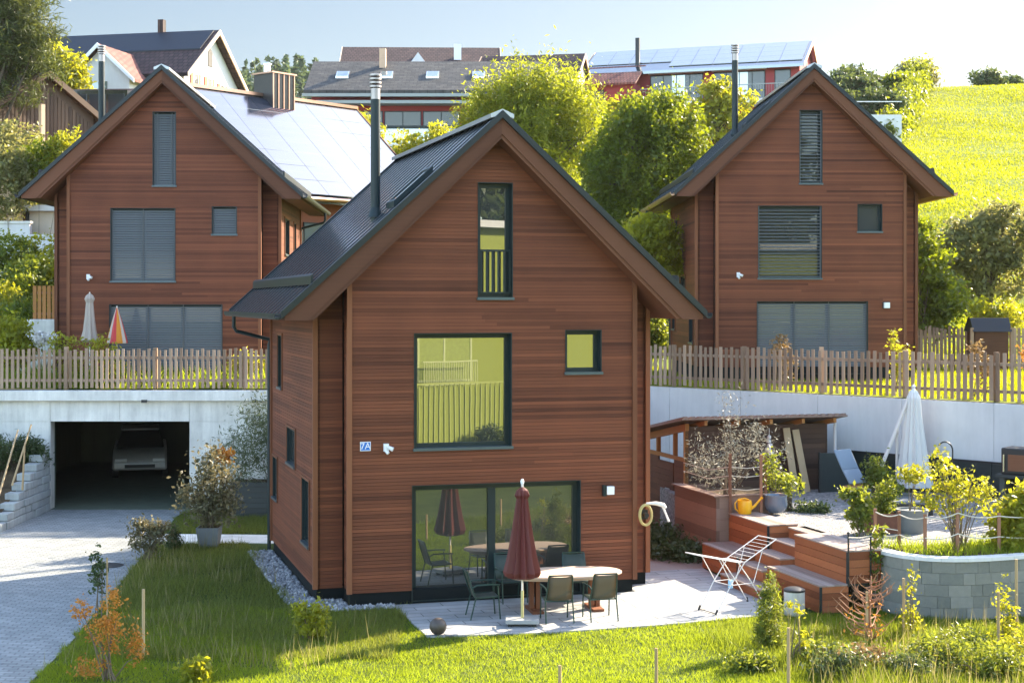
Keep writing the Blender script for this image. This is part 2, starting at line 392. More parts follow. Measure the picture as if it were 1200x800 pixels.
# ------------------------------------------------------------------ mesh helpers
class MB:
    """Collects solids; build() links them as ONE mesh object."""
    def __init__(s):
        s.v = []; s.f = []; s.t = []; s.m = []; s.tint = None; s.mi = 0
    def _add(s, verts, faces):
        o = len(s.v)
        s.v += [tuple(p) for p in verts]
        t = random.random() if s.tint is None else s.tint
        for f in faces:
            s.f.append(tuple(i + o for i in f)); s.t.append(t); s.m.append(s.mi)
    def hexa(s, p):      # p: 4 bottom + 4 top, same order
        s._add(p, [(3, 2, 1, 0), (4, 5, 6, 7), (0, 1, 5, 4), (1, 2, 6, 5), (2, 3, 7, 6), (3, 0, 4, 7)])
    def box(s, x0, x1, y0, y1, z0, z1):
        s.hexa([(x0, y0, z0), (x1, y0, z0), (x1, y1, z0), (x0, y1, z0), (x0, y0, z1), (x1, y0, z1), (x1, y1, z1), (x0, y1, z1)])
    def fbox(s, F, a0, a1, w0, w1, z0, z1):
        s.hexa([F(a0, w0, z0), F(a1, w0, z0), F(a1, w1, z0), F(a0, w1, z0), F(a0, w0, z1), F(a1, w0, z1), F(a1, w1, z1), F(a0, w1, z1)])
    def bar(s, a, b, w, h=None, up=(0, 0, 1)):
        """square bar between two points"""
        h = w if h is None else h
        a, b = Vector(a), Vector(b)
        d = (b - a).normalized()
        x = d.cross(Vector(up))
        if x.length < 1e-4: x = d.cross(Vector((1, 0, 0)))
        x.normalize(); y = x.cross(d).normalized()
        x = x * (w / 2); y = y * (h / 2)
        s.hexa([a - x - y, a + x - y, a + x + y, a - x + y, b - x - y, b + x - y, b + x + y, b - x + y])
    def tube(s, pts, rad, n=8, caps=True):
        pts = [Vector(p) for p in pts]
        rads = rad if isinstance(rad, (list, tuple)) else [rad] * len(pts)
        V = []; F = []
        ref = None
        for i, p in enumerate(pts):
            d = (pts[min(i + 1, len(pts) - 1)] - pts[max(i - 1, 0)]).normalized()
            if ref is None:
                ref = d.cross(Vector((0, 0, 1)))
                if ref.length < 1e-3: ref = Vector((1, 0, 0))
            x = (ref - d * ref.dot(d)).normalized(); y = d.cross(x); ref = x
            for k in range(n):
                a = 2 * PI * k / n
                V.append(p + (x * math.cos(a) + y * math.sin(a)) * rads[i])
        for i in range(len(pts) - 1):
            for k in range(n):
                F.append((i * n + k, i * n + (k + 1) % n, (i + 1) * n + (k + 1) % n, (i + 1) * n + k))
        if caps:
            F.append(tuple(range(n - 1, -1, -1))); F.append(tuple((len(pts) - 1) * n + k for k in range(n)))
        s._add(V, F)
    def lathe(s, prof, c=(0, 0, 0), n=20, wob=None):
        V = []; F = []
        for i, (r, z) in enumerate(prof):
            for k in range(n):
                a = 2 * PI * k / n
                rr = r * (wob(k, i) if wob else 1)
                V.append((c[0] + rr * math.cos(a), c[1] + rr * math.sin(a), c[2] + z))
        for i in range(len(prof) - 1):
            for k in range(n):
                F.append((i * n + k, i * n + (k + 1) % n, (i + 1) * n + (k + 1) % n, (i + 1) * n + k))
        F.append(tuple(range(n - 1, -1, -1))); F.append(tuple((len(prof) - 1) * n + k for k in range(n)))
        s._add(V, F)
    def prism(s, poly, a, F):
        """polygon poly [(p,q)] extruded between a[0] and a[1]; F(p, q, a) -> point"""
        n = len(poly)
        V = [F(p, q, a[0]) for p, q in poly] + [F(p, q, a[1]) for p, q in poly]
        fs = [tuple(range(n - 1, -1, -1)), tuple(range(n, 2 * n))]
        fs += [(i, (i + 1) % n, n + (i + 1) % n, n + i) for i in range(n)]
        s._add(V, fs)
    def quad(s, a, b, c, d):
        s._add([a, b, c, d], [(0, 1, 2, 3)])
    def sphere(s, c, r, nu=12, nv=8, sq=(1, 1, 1)):
        prof = [(max(1e-3, math.sin(PI * i / nv)) * r, -math.cos(PI * i / nv) * r) for i in range(nv + 1)]
        V = []; F = []
        for (rr, z) in prof:
            for k in range(nu):
                a = 2 * PI * k / nu
                V.append((c[0] + rr * math.cos(a) * sq[0], c[1] + rr * math.sin(a) * sq[1], c[2] + z * sq[2]))
        for i in range(nv):
            for k in range(nu):
                F.append((i * nu + k, i * nu + (k + 1) % nu, (i + 1) * nu + (k + 1) % nu, (i + 1) * nu + k))
        s._add(V, F)
    def build(s, name, mat, parent=None, smooth=False, bevel=0., fix=True):
        me = bpy.data.meshes.new(name)
        me.from_pydata(s.v, [], s.f)
        mats = mat if isinstance(mat, (list, tuple)) else [mat]
        for m in mats: me.materials.append(m)
        if len(mats) > 1: me.polygons.foreach_set('material_index', s.m)
        at = me.attributes.new('tint', 'FLOAT', 'FACE')
        at.data.foreach_set('value', s.t)
        if fix:
            bm = bmesh.new(); bm.from_mesh(me)
            bmesh.ops.recalc_face_normals(bm, faces=bm.faces)
            bm.to_mesh(me); bm.free()
        if smooth:
            me.polygons.foreach_set('use_smooth', [True] * len(me.polygons))
            try: me.set_sharp_from_angle(angle=R(40))
            except Exception: pass
        o = bpy.data.objects.new(name, me)
        COL.objects.link(o)
        if parent: o.parent = parent
        if bevel:
            b = o.modifiers.new('bevel', 'BEVEL'); b.width = bevel; b.segments = 2; b.limit_method = 'ANGLE'
        return o

def np_mesh(name, V, F, mat, tint=None, parent=None):
    """fast mesh from arrays V (n,3), F (m,k)"""
    me = bpy.data.meshes.new(name)
    k = F.shape[1]
    me.vertices.add(len(V)); me.vertices.foreach_set('co', np.ascontiguousarray(V, dtype=np.float32).ravel())
    me.loops.add(F.size); me.loops.foreach_set('vertex_index', np.ascontiguousarray(F, dtype=np.int32).ravel())
    me.polygons.add(len(F))
    me.polygons.foreach_set('loop_start', np.arange(0, F.size, k, dtype=np.int32))
    me.update(calc_edges=True)
    me.materials.append(mat)
    if tint is not None:
        at = me.attributes.new('tint', 'FLOAT', 'FACE')
        at.data.foreach_set('value', np.ascontiguousarray(tint, dtype=np.float32))
    me.validate()
    o = bpy.data.objects.new(name, me); COL.objects.link(o)
    if parent: o.parent = parent
    return o

def tag(o, label=None, cat=None, group=None, kind=None):
    if label: o['label'] = label
    if cat: o['category'] = cat
    if group: o['group'] = group
    if kind: o['kind'] = kind
    return o

def thing(name, label, cat, loc=(0, 0, 0), rz=0., group=None):
    o = bpy.data.objects.new(name, None); COL.objects.link(o)
    o.location = loc; o.rotation_euler = (0, 0, rz)
    o.empty_display_size = .3
    return tag(o, label, cat, group)

def dup(root, loc, rz, label=None):
    r = root.copy(); COL.objects.link(r); r.location = loc; r.rotation_euler = (0, 0, rz)
    if label: r['label'] = label
    for ch in list(root.children):
        c = ch.copy(); COL.objects.link(c); c.parent = r
        for g in list(ch.children):
            d = g.copy(); COL.objects.link(d); d.parent = c
    return r

# the front house's own axes: u along its facade, v into its depth
HX, HY, HT = -3.199, 30.412, R(16.167)
def P(u, v, z=0.):
    return (HX + u * math.cos(HT) - v * math.sin(HT), HY + u * math.sin(HT) + v * math.cos(HT), z)
def UV(x, y):
    a, b = x - HX, y - HY
    return a * math.cos(HT) + b * math.sin(HT), -a * math.sin(HT) + b * math.cos(HT)

# ------------------------------------------------------------------ foliage helpers
def leaf_cards(name, C, size, mat, parent=None, aspect=.5, up=.25, tint=None, szvar=.6, nrm=None):
    """one small folded leaf (two triangles) per centre"""
    n = len(C)
    N = rng.normal(size=(n, 3)); N[:, 2] += up * 2
    if nrm is not None: N += nrm
    N /= np.linalg.norm(N, axis=1)[:, None] + 1e-9
    T = rng.normal(size=(n, 3)); T -= (T * N).sum(1)[:, None] * N
    T /= np.linalg.norm(T, axis=1)[:, None] + 1e-9
    B = np.cross(N, T)
    s = (size * (1 + szvar * rng.uniform(-1, 1, n)))[:, None]
    V = np.empty((n, 4, 3))
    V[:, 0] = C - T * s; V[:, 1] = C + B * s * aspect + N * s * .12
    V[:, 2] = C + T * s; V[:, 3] = C - B * s * aspect + N * s * .12
    i = np.arange(n)[:, None] * 4
    F = np.concatenate([i + [0, 1, 2], i + [0, 2, 3]], 1).reshape(-1, 3)
    if tint is None: tint = rng.uniform(0, 1, n)
    return np_mesh(name, V.reshape(-1, 3), F, mat, np.repeat(tint, 2), parent)

def crown(lobes, ncl, per, spread, shell=.55, zs=.75):
    """clump centres spread through the lobes, leaves scattered round each clump"""
    w = np.array([l[3] * l[4] * l[5] for l in lobes]) ** .8; w /= w.sum()
    idx = rng.choice(len(lobes), ncl, p=w)
    L = np.array(lobes)[idx]
    d = rng.normal(size=(ncl, 3)); d /= np.linalg.norm(d, axis=1)[:, None]
    r = rng.uniform(shell ** 3, 1, ncl) ** (1 / 3.)
    r *= rng.uniform(.82, 1.12, ncl)
    cc = L[:, :3] + d * r[:, None] * L[:, 3:6]
    per_n = np.maximum(3, rng.poisson(per, ncl))
    ci = np.repeat(np.arange(ncl), per_n)
    sp = spread * rng.uniform(.6, 1.4, ncl)
    pts = cc[ci] + rng.normal(size=(len(ci), 3)) * sp[ci][:, None] * [1, 1, zs]
    clt = rng.uniform(0, 1, ncl)
    tint = np.clip(clt[ci] ** 1.3 * .75 + rng.uniform(0, .35, len(ci)), 0, 1)
    return pts, cc, tint

def tree(name, label, base, lobes, ncl, per, spread, lsize, mat, trunk_r=.16, cat='tree', group=None, shell=.5,
         aspect=.5, limbs=14, lean=(0, 0), zs=.75, up=.25, bark=None, parts=True):
    t = thing(name, label, cat, base, 0, group)
    lob = [tuple(np.array(l[:3]) - np.array(base)) + tuple(l[3:6]) for l in lobes]
    pts, cc, tint = crown(lob, ncl, per, spread, shell, zs)
    leaf_cards('crown', pts, lsize, mat, t, aspect, up, tint)
    top = np.mean([l[:3] for l in lob], axis=0)
    mb = MB()
    h = top[2]
    sp = [Vector((lean[0] * k * k + random.uniform(-.08, .08) * h * .3, lean[1] * k * k + random.uniform(-.06, .06) * h * .3, -.3 + (h + .3) * k)) if k else Vector((0, 0, -.3)) for k in (0, .25, .5, .75, 1)]
    e = Vector(top); sp = [p + Vector((e.x, e.y, 0)) * (k * k) for p, k in zip(sp, (0, .25, .5, .75, 1))]
    mb.tube(sp, [trunk_r * q for q in (1.25, 1, .85, .65, .4)], 9)
    for k in range(limbs):
        c = Vector(cc[random.randrange(len(cc))])
        j = random.choice((1, 2, 2, 3, 3, 4)); a = sp[j]
        mid = a.lerp(c, .5) + Vector((random.uniform(-.3, .3), random.uniform(-.3, .3), random.uniform(0, .4)))
        mb.tube([a, mid, c], [trunk_r * .45, trunk_r * .28, trunk_r * .08], 6)
    mb.build('trunk', bark or BARK, t, smooth=True)
    return t

def shrub(name, label, base, lobes, ncl, per, spread, lsize, mat, cat='shrub', group=None, stems=7, aspect=.5, shell=.3, bark=None, up=.25, zs=.8, sr=.013):
    t = thing(name, label, cat, base, 0, group)
    lob = [tuple(np.array(l[:3]) - np.array(base)) + tuple(l[3:6]) for l in lobes]
    pts, cc, tint = crown(lob, ncl, per, spread, shell, zs)
    pts[:, 2] = np.maximum(pts[:, 2], .02)
    leaf_cards('foliage', pts, lsize, mat, t, aspect, up, tint)
    mb = MB()
    for k in range(stems):
        c = Vector(cc[random.randrange(len(cc))])
        a = Vector((random.uniform(-.12, .12), random.uniform(-.12, .12), -.05))
        mb.tube([a, a.lerp(c, .5) + Vector((0, 0, .1)), c], [sr, sr * .7, sr * .25], 5)
    mb.build('stem', bark or TWIG, t)
    return t

def blades(name, X, Y, Z, H, mat, width=.014, lean=.35, parent=None, tint=None):
    n = len(X)
    a = rng.uniform(0, 2 * PI, n)
    dx, dy = np.cos(a) * width * .5, np.sin(a) * width * .5
    lx, ly = rng.normal(size=n) * lean * H, rng.normal(size=n) * lean * H
    V = np.empty((n, 3, 3))
    V[:, 0] = np.stack([X - dx, Y - dy, Z - .01], 1)
    V[:, 1] = np.stack([X + dx, Y + dy, Z - .01], 1)
    V[:, 2] = np.stack([X + lx, Y + ly, Z + H], 1)
    F = np.arange(3 * n).reshape(n, 3)
    if tint is None: tint = rng.uniform(0, 1, n)
    return np_mesh(name, V.reshape(-1, 3), F, mat, tint, parent)
# ------------------------------------------------------------------ camera, light, sky
cam = bpy.data.cameras.new('camera')
cam.sensor_width = 36.; cam.lens = 54.41; cam.shift_y = -.03775
cam.clip_start = .5; cam.clip_end = 3000.
co = bpy.data.objects.new('camera', cam); COL.objects.link(co)
co.location = (0, 0, 6); co.rotation_euler = (R(90), 0, 0)
SC.camera = co

SUN_AZ, SUN_EL = R(48.5), R(28.5)        # azimuth clockwise from +Y
w = bpy.data.worlds.new('World'); SC.world = w; w.use_nodes = True
nt = w.node_tree; nt.nodes.clear()
wo = nt.nodes.new('ShaderNodeOutputWorld'); bg = nt.nodes.new('ShaderNodeBackground')
sky = nt.nodes.new('ShaderNodeTexSky'); sky.sky_type = 'NISHITA'
sky.sun_disc = False; sky.sun_elevation = SUN_EL; sky.sun_rotation = SUN_AZ
sky.air_density = 1.0; sky.dust_density = 1.6; sky.ozone_density = 1.6; sky.altitude = 450.
bg.inputs['Strength'].default_value = .15
tcw = nt.nodes.new('ShaderNodeTexCoord'); sx = nt.nodes.new('ShaderNodeSeparateXYZ'); nt.links.new(tcw.outputs['Generated'], sx.inputs[0])
def mapr(src, a, b, c, d):
    n = nt.nodes.new('ShaderNodeMapRange'); n.interpolation_type = 'SMOOTHSTEP'
    for k, v in zip(('From Min', 'From Max', 'To Min', 'To Max'), (a, b, c, d)): n.inputs[k].default_value = v
    nt.links.new(src, n.inputs['Value']); return n.outputs[0]
lowz = mapr(sx.outputs['Z'], .22, .52, 1., 0.); fwd = mapr(sx.outputs['Y'], .15, .85, 0., SKYDIM)   # added dimming of the low sky ahead, so it does not wash out
pr = nt.nodes.new('ShaderNodeMath'); pr.operation = 'MULTIPLY'; nt.links.new(lowz, pr.inputs[0]); nt.links.new(fwd, pr.inputs[1])
iv = nt.nodes.new('ShaderNodeMath'); iv.operation = 'SUBTRACT'; iv.inputs[0].default_value = 1.; nt.links.new(pr.outputs[0], iv.inputs[1])
vm = nt.nodes.new('ShaderNodeVectorMath'); vm.operation = 'SCALE'; nt.links.new(sky.outputs[0], vm.inputs[0]); nt.links.new(iv.outputs[0], vm.inputs['Scale'])
nt.links.new(vm.outputs[0], bg.inputs[0]); nt.links.new(bg.outputs[0], wo.inputs[0])
sl = bpy.data.lights.new('sun', 'SUN'); sl.energy = 4.0; sl.angle = R(.53); sl.color = (1., .90, .74)
so = bpy.data.objects.new('sun', sl); COL.objects.link(so)
sd = Vector((math.sin(SUN_AZ) * math.cos(SUN_EL), math.cos(SUN_AZ) * math.cos(SUN_EL), math.sin(SUN_EL)))
so.rotation_euler = (-sd).to_track_quat('-Z', 'Y').to_euler(); so.location = (40, 40, 60)
SC.view_settings.view_transform = 'Standard'; SC.view_settings.look = 'None'
SC.view_settings.exposure = EXPOSURE; SC.view_settings.gamma = 1.
SC.view_settings.use_white_balance = True; SC.view_settings.white_balance_temperature = WBT
SC.render.engine = 'CYCLES'
cy = SC.cycles
cy.max_bounces = 8; cy.diffuse_bounces = 4; cy.glossy_bounces = 4; cy.transmission_bounces = 4; cy.transparent_max_bounces = 8
cy.use_denoising = True
try: cy.denoiser = 'OPENIMAGEDENOISE'
except Exception: pass
cy.caustics_reflective = False; cy.caustics_refractive = False
cy.sample_clamp_indirect = 8.

# ------------------------------------------------------------------ ground
WALLPL = [(-70, 44.9), (1., 44.9), (1.001, 49.79), (12.5, 38.4), (20., 30.97), (80., 30.97)]
def wally(x):
    for (a, b), (c, d) in zip(WALLPL, WALLPL[1:]):
        if a <= x <= c: return b + (d - b) * (x - a) / (c - a)
    return 44.9 if x < 0 else 30.97
def zU(x, y):
    st = 56. + 5. * min(1, max(0, (x - 8) / 8.)) - 4. * min(1, max(0, (-x - 14) / 4.))
    d = max(0., y - st)
    k = .28 * (d - 6 * (1 - math.exp(-d / 6.)))
    zc = .28 * (152 - st - 6)
    lim = 14.5 + 60 * min(1, max(0, (x + 12) / 60.)) if x < 25 else 99.
    k = lim - math.log1p(math.exp(min(40, (lim - k) / 1.5))) * 1.5 if k > lim - 8 else k
    if y > 150: k = min(k, zc) - (y - 150) * .02
    k += .35 * math.sin(x * .11 + y * .05) * min(1, d / 25.)
    return 3.5 + k

mb = MB()
def sheet(mb, pts, z):
    mb._add([(x, y, z) for x, y in pts], [tuple(range(len(pts)))])
g = []
xs = [-400, -60, -20, -12, -6, 0, 6, 12, 20, 60, 400]; ys = [-400, -60, 0, 12, 24, 30, 36, 42, 44.8]
for x in xs:
    for y in ys: g.append((x, y, 0.))
n = len(ys)
F = [(i * n + j, (i + 1) * n + j, (i + 1) * n + j + 1, i * n + j + 1) for i in range(len(xs) - 1) for j in range(n - 1)]
g[:] = [(x, y, z) for x, y, z in g]
mb._add(g, F)
tag(mb.build('ground', LAWN, fix=False), kind='structure')

# upper garden, hillside and meadow, one sheet reaching the crest and beyond
cols = sorted(set([-400, -250, -150, -100, -70, -55] + [round(q, 2) for q in np.arange(-45, 75, 1.5)] + [1.0, 1.002, 90, 120, 180, 260, 400]))
rows = [0, .02, .05, .08, .11, .14, .17, .2] + [round(q, 4) for q in np.linspace(.22, 1, 95)]
V = []; F = []
for x in cols:
    y0 = wally(x) + .12
    if abs(x - 1.0) < 1e-6: y0 = 45.02
    for r in rows:
        y = y0 + (158 - y0) * r
        V.append((x, y, zU(x, y)))
    V.append((x, 300, zU(x, 158) - 8)); V.append((x, 900, zU(x, 158) - 30))
nr = len(rows) + 2
for i in range(len(cols) - 1):
    for j in range(nr - 1):
        F.append((i * nr + j, (i + 1) * nr + j, (i + 1) * nr + j + 1, i * nr + j + 1))
o = np_mesh('hillside_terrain', np.array(V), np.array(F), MEADOW, np.full(len(F), .5))
o.data.polygons.foreach_set('use_smooth', [True] * len(o.data.polygons))
tag(o, kind='structure')

# far wooded hill
def zH(x, y):
    return 51 * math.exp(-((x + 62) / 75.) ** 2) * math.exp(-((y - 430) / 120.) ** 2) + 1.5 * math.sin(x * .09) + 14
V = []; F = []
hx = np.linspace(-330, 160, 50); hy_ = np.linspace(260, 620, 26)
for x in hx:
    for y in hy_: V.append((x, y, zH(x, y) - 6))
for i in range(49):
    for j in range(25): F.append((i * 26 + j, (i + 1) * 26 + j, (i + 1) * 26 + j + 1, i * 26 + j + 1))
tag(np_mesh('far_hill', np.array(V), np.array(F), SLOPE, np.full(len(F), .5)), kind='structure')
pts = []; tt = []
for k in range(900):
    x = rng.uniform(-130, 0); y = rng.uniform(290, 440); h = rng.uniform(7, 13); z = zH(x, y) - 6
    m = 80
    q = rng.uniform(0, 1, m) ** .7
    r = (1 - q) * h * .22 + .15
    a = rng.uniform(0, 2 * PI, m)
    pts.append(np.stack([x + r * np.cos(a), y + r * np.sin(a), z + h * (.1 + .95 * q)], 1))
    tt.append(np.clip(rng.uniform(0, 1) * .6 + rng.uniform(0, .4, m), 0, 1))
tag(leaf_cards('forest', np.concatenate(pts), .75, L_FOREST, None, .55, .5, np.concatenate(tt)), kind='stuff')

# ------------------------------------------------------------------ houses of the larch type
W, S, E, D, OV, GT, ZT, ZA = 5.968, .562, .711, 7.317, .478, 1.335, 5.869, 9.795
D2 = D + E; RB = 9.08; SLP = (ZA - ZT) / (W / 2 + GT)
def inner(u): return ZA - .53 - abs(u - W / 2) * SLP

def clad(mb, F, z0, z1, ext, holes, pitch=.070, thick=.020, back=.10, gap=.0068, run=(2.4, 6.5)):
    """boards with open joints over a backing, real geometry; ext(z) -> (left, right)"""
    zs = set([z0, z1]); k = math.ceil(z0 / pitch)
    while k * pitch < z1: zs.add(round(k * pitch, 4)); k += 1
    joints = set(round(k * pitch, 4) for k in range(0, int(z1 / pitch) + 2))
    for h in holes:
        for z in h[2:4]:
            if z0 < z < z1: zs.add(round(z, 4))
    zs = sorted(zs); zz = [zs[0]]
    for z in zs[1:]:
        if z - zz[-1] > .004: zz.append(z)
    for a, b in zip(zz, zz[1:]):
        l0, r0 = ext(a); l1, r1 = ext(b)
        if r1 - l1 < .03: continue
        cuts = sorted([(h[0], h[1]) for h in holes if h[2] - .003 <= a and b <= h[3] + .003])
        iv = []; cur = None
        left = (l0, l1)
        for h0, h1 in cuts:
            iv.append((left, (h0, h0))); left = (h1, h1)
        iv.append((left, (r0, r1)))
        gz = gap if a in joints else 0.
        for (p0, p1), (q0, q1) in iv:
            if q0 - p0 < .01: continue
            mb.tint = .05
            mb.hexa([F(p0, -back, a), F(q0, -back, a), F(q0, -thick, a), F(p0, -thick, a), F(p1, -back, b), F(q1, -back, b), F(q1, -thick, b), F(p1, -thick, b)])
            x = p0; f0 = True
            while x < q0 - .02:
                nx = x + random.uniform(*run)
                if nx > q0 - .5: nx = q0
                mb.tint = min(1, max(0, random.gauss(.52, .18)))
                e = (p1 if f0 else x); g_ = (q1 if nx == q0 else nx)
                mb.hexa([F(x, -thick + .001, a + gz), F(nx, -thick + .001, a + gz), F(nx, 0, a + gz), F(x, 0, a + gz),
                         F(e, -thick + .001, b), F(g_, -thick + .001, b), F(g_, 0, b), F(e, 0, b)])
                x = nx; f0 = False
    mb.tint = None

def window(par, F, u0, u1, z0, z1, depth=.25, mull=(), pane=GLASS, fr=.085, sill=True, blind=None, railing=False, bmat=None, name='window', trim=False, label=None):
    mb = MB()
    e = .014
    mb.fbox(F, u0, u0 + .018, -depth, e, z0, z1); mb.fbox(F, u1 - .018, u1, -depth, e, z0, z1)
    mb.fbox(F, u0 + .018, u1 - .018, -depth, e, z1 - .018, z1); mb.fbox(F, u0 + .018, u1 - .018, -depth, e, z0, z0 + .018)
    a0, a1, b0, b1 = u0 + .018, u1 - .018, z0 + .018, z1 - .018
    d0, d1 = -depth, -depth + .07
    mb.fbox(F, a0, a0 + fr, d0, d1, b0, b1); mb.fbox(F, a1 - fr, a1, d0, d1, b0, b1)
    mb.fbox(F, a0 + fr, a1 - fr, d0, d1, b1 - fr, b1); mb.fbox(F, a0 + fr, a1 - fr, d0, d1, b0, b0 + fr)
    for m in mull: mb.fbox(F, m - .075, m + .075, d0 + .002, d1 + .02, b0 + fr, b1 - fr)
    mb.fbox(F, u0 + .005, u1 - .005, -depth - .02, -depth - .002, z0 + .005, z1 - .005)
    w_ = mb.build(name, FRAME, par)
    if label: w_['label'] = label
    mb = MB(); mb.fbox(F, a0 + fr, a1 - fr, d0 + .015, d0 + .03, b0 + fr, b1 - fr); mb.build('pane', pane, w_)
    if sill:
        mb = MB(); mb.fbox(F, u0 - .02, u1 + .02, -depth + .08, .055, z0 - .035, z0 + .022); mb.build('sill', SILL, w_)
    if blind:
        mb = MB(); pit, drop, ang = blind
        z = z1 - .03 - pit; zb = z1 - (z1 - z0) * drop
        wd = .036 if ang else pit * .62
        while z > zb + .02:
            c = -.085
            if ang:      # tilted open slats
                dz = .026
                mb.hexa([F(u0 + .03, c - wd, z), F(u1 - .03, c - wd, z), F(u1 - .03, c + wd, z - dz), F(u0 + .03, c + wd, z - dz),
                         F(u0 + .03, c - wd, z + .006), F(u1 - .03, c - wd, z + .006), F(u1 - .03, c + wd, z - dz + .006), F(u0 + .03, c + wd, z - dz + .006)])
            else:        # closed slats overlapping like shingles
                mb.hexa([F(u0 + .03, c - .012, z - pit * .42), F(u1 - .03, c - .012, z - pit * .42), F(u1 - .03, c + .016, z - pit * .42), F(u0 + .03, c + .016, z - pit * .42),
                         F(u0 + .03, c - .018, z + pit * .45), F(u1 - .03, c - .018, z + pit * .45), F(u1 - .03, c - .004, z + pit * .45), F(u0 + .03, c - .004, z + pit * .45)])
            z -= pit
        for x in (u0 + .025, u1 - .045) + tuple(mull): mb.fbox(F, x, x + .02, -.10, -.055, zb, z1 - .02)
        mb.build('blind', bmat or BLIND, w_)
    if railing:
        mb = MB()
        zr = z0 + .95 * min(1, (z1 - z0) / 1.9)
        mb.fbox(F, u0 + .02, u1 - .02, -.075, -.045, zr, zr + .035); mb.fbox(F, u0 + .02, u1 - .02, -.075, -.045, z0 + .10, z0 + .13)
        k = u0 + .06
        while k < u1 - .05: mb.fbox(F, k, k + .04, -.066, -.054, z0 + .131, zr - .001); k += .122
        mb.build('railing', FRAME, w_)
    if trim:
        mb = MB(); q = .05
        mb.fbox(F, u0 - q, u0 - .001, -.02, .03, z0 - q, z1 + q); mb.fbox(F, u1 + .001, u1 + q, -.02, .03, z0 - q, z1 + q)
        mb.fbox(F, u0 - .001, u1 + .001, -.02, .03, z1 + .001, z1 + q); mb.fbox(F, u0 - .001, u1 + .001, -.02, .03, z0 - q, z0 - .001)
        mb.build('trim', TRIM, w_)
    return w_

TW = (2.614, 3.348, 6.09, 8.426); BW = (1.301, 3.329, 3.085, 5.393); SW = (4.463, 5.251, 4.562, 5.447); PD = (1.261, 4.80, .06, 2.369)
LS = [(5.5, 6.2, 4.03, 5.25), (3.38, 4.68, 2.43, 3.23), (6.3, 7.15, 1.36, 2.34), (1.40, 2.42, 1.0, 2.34)]

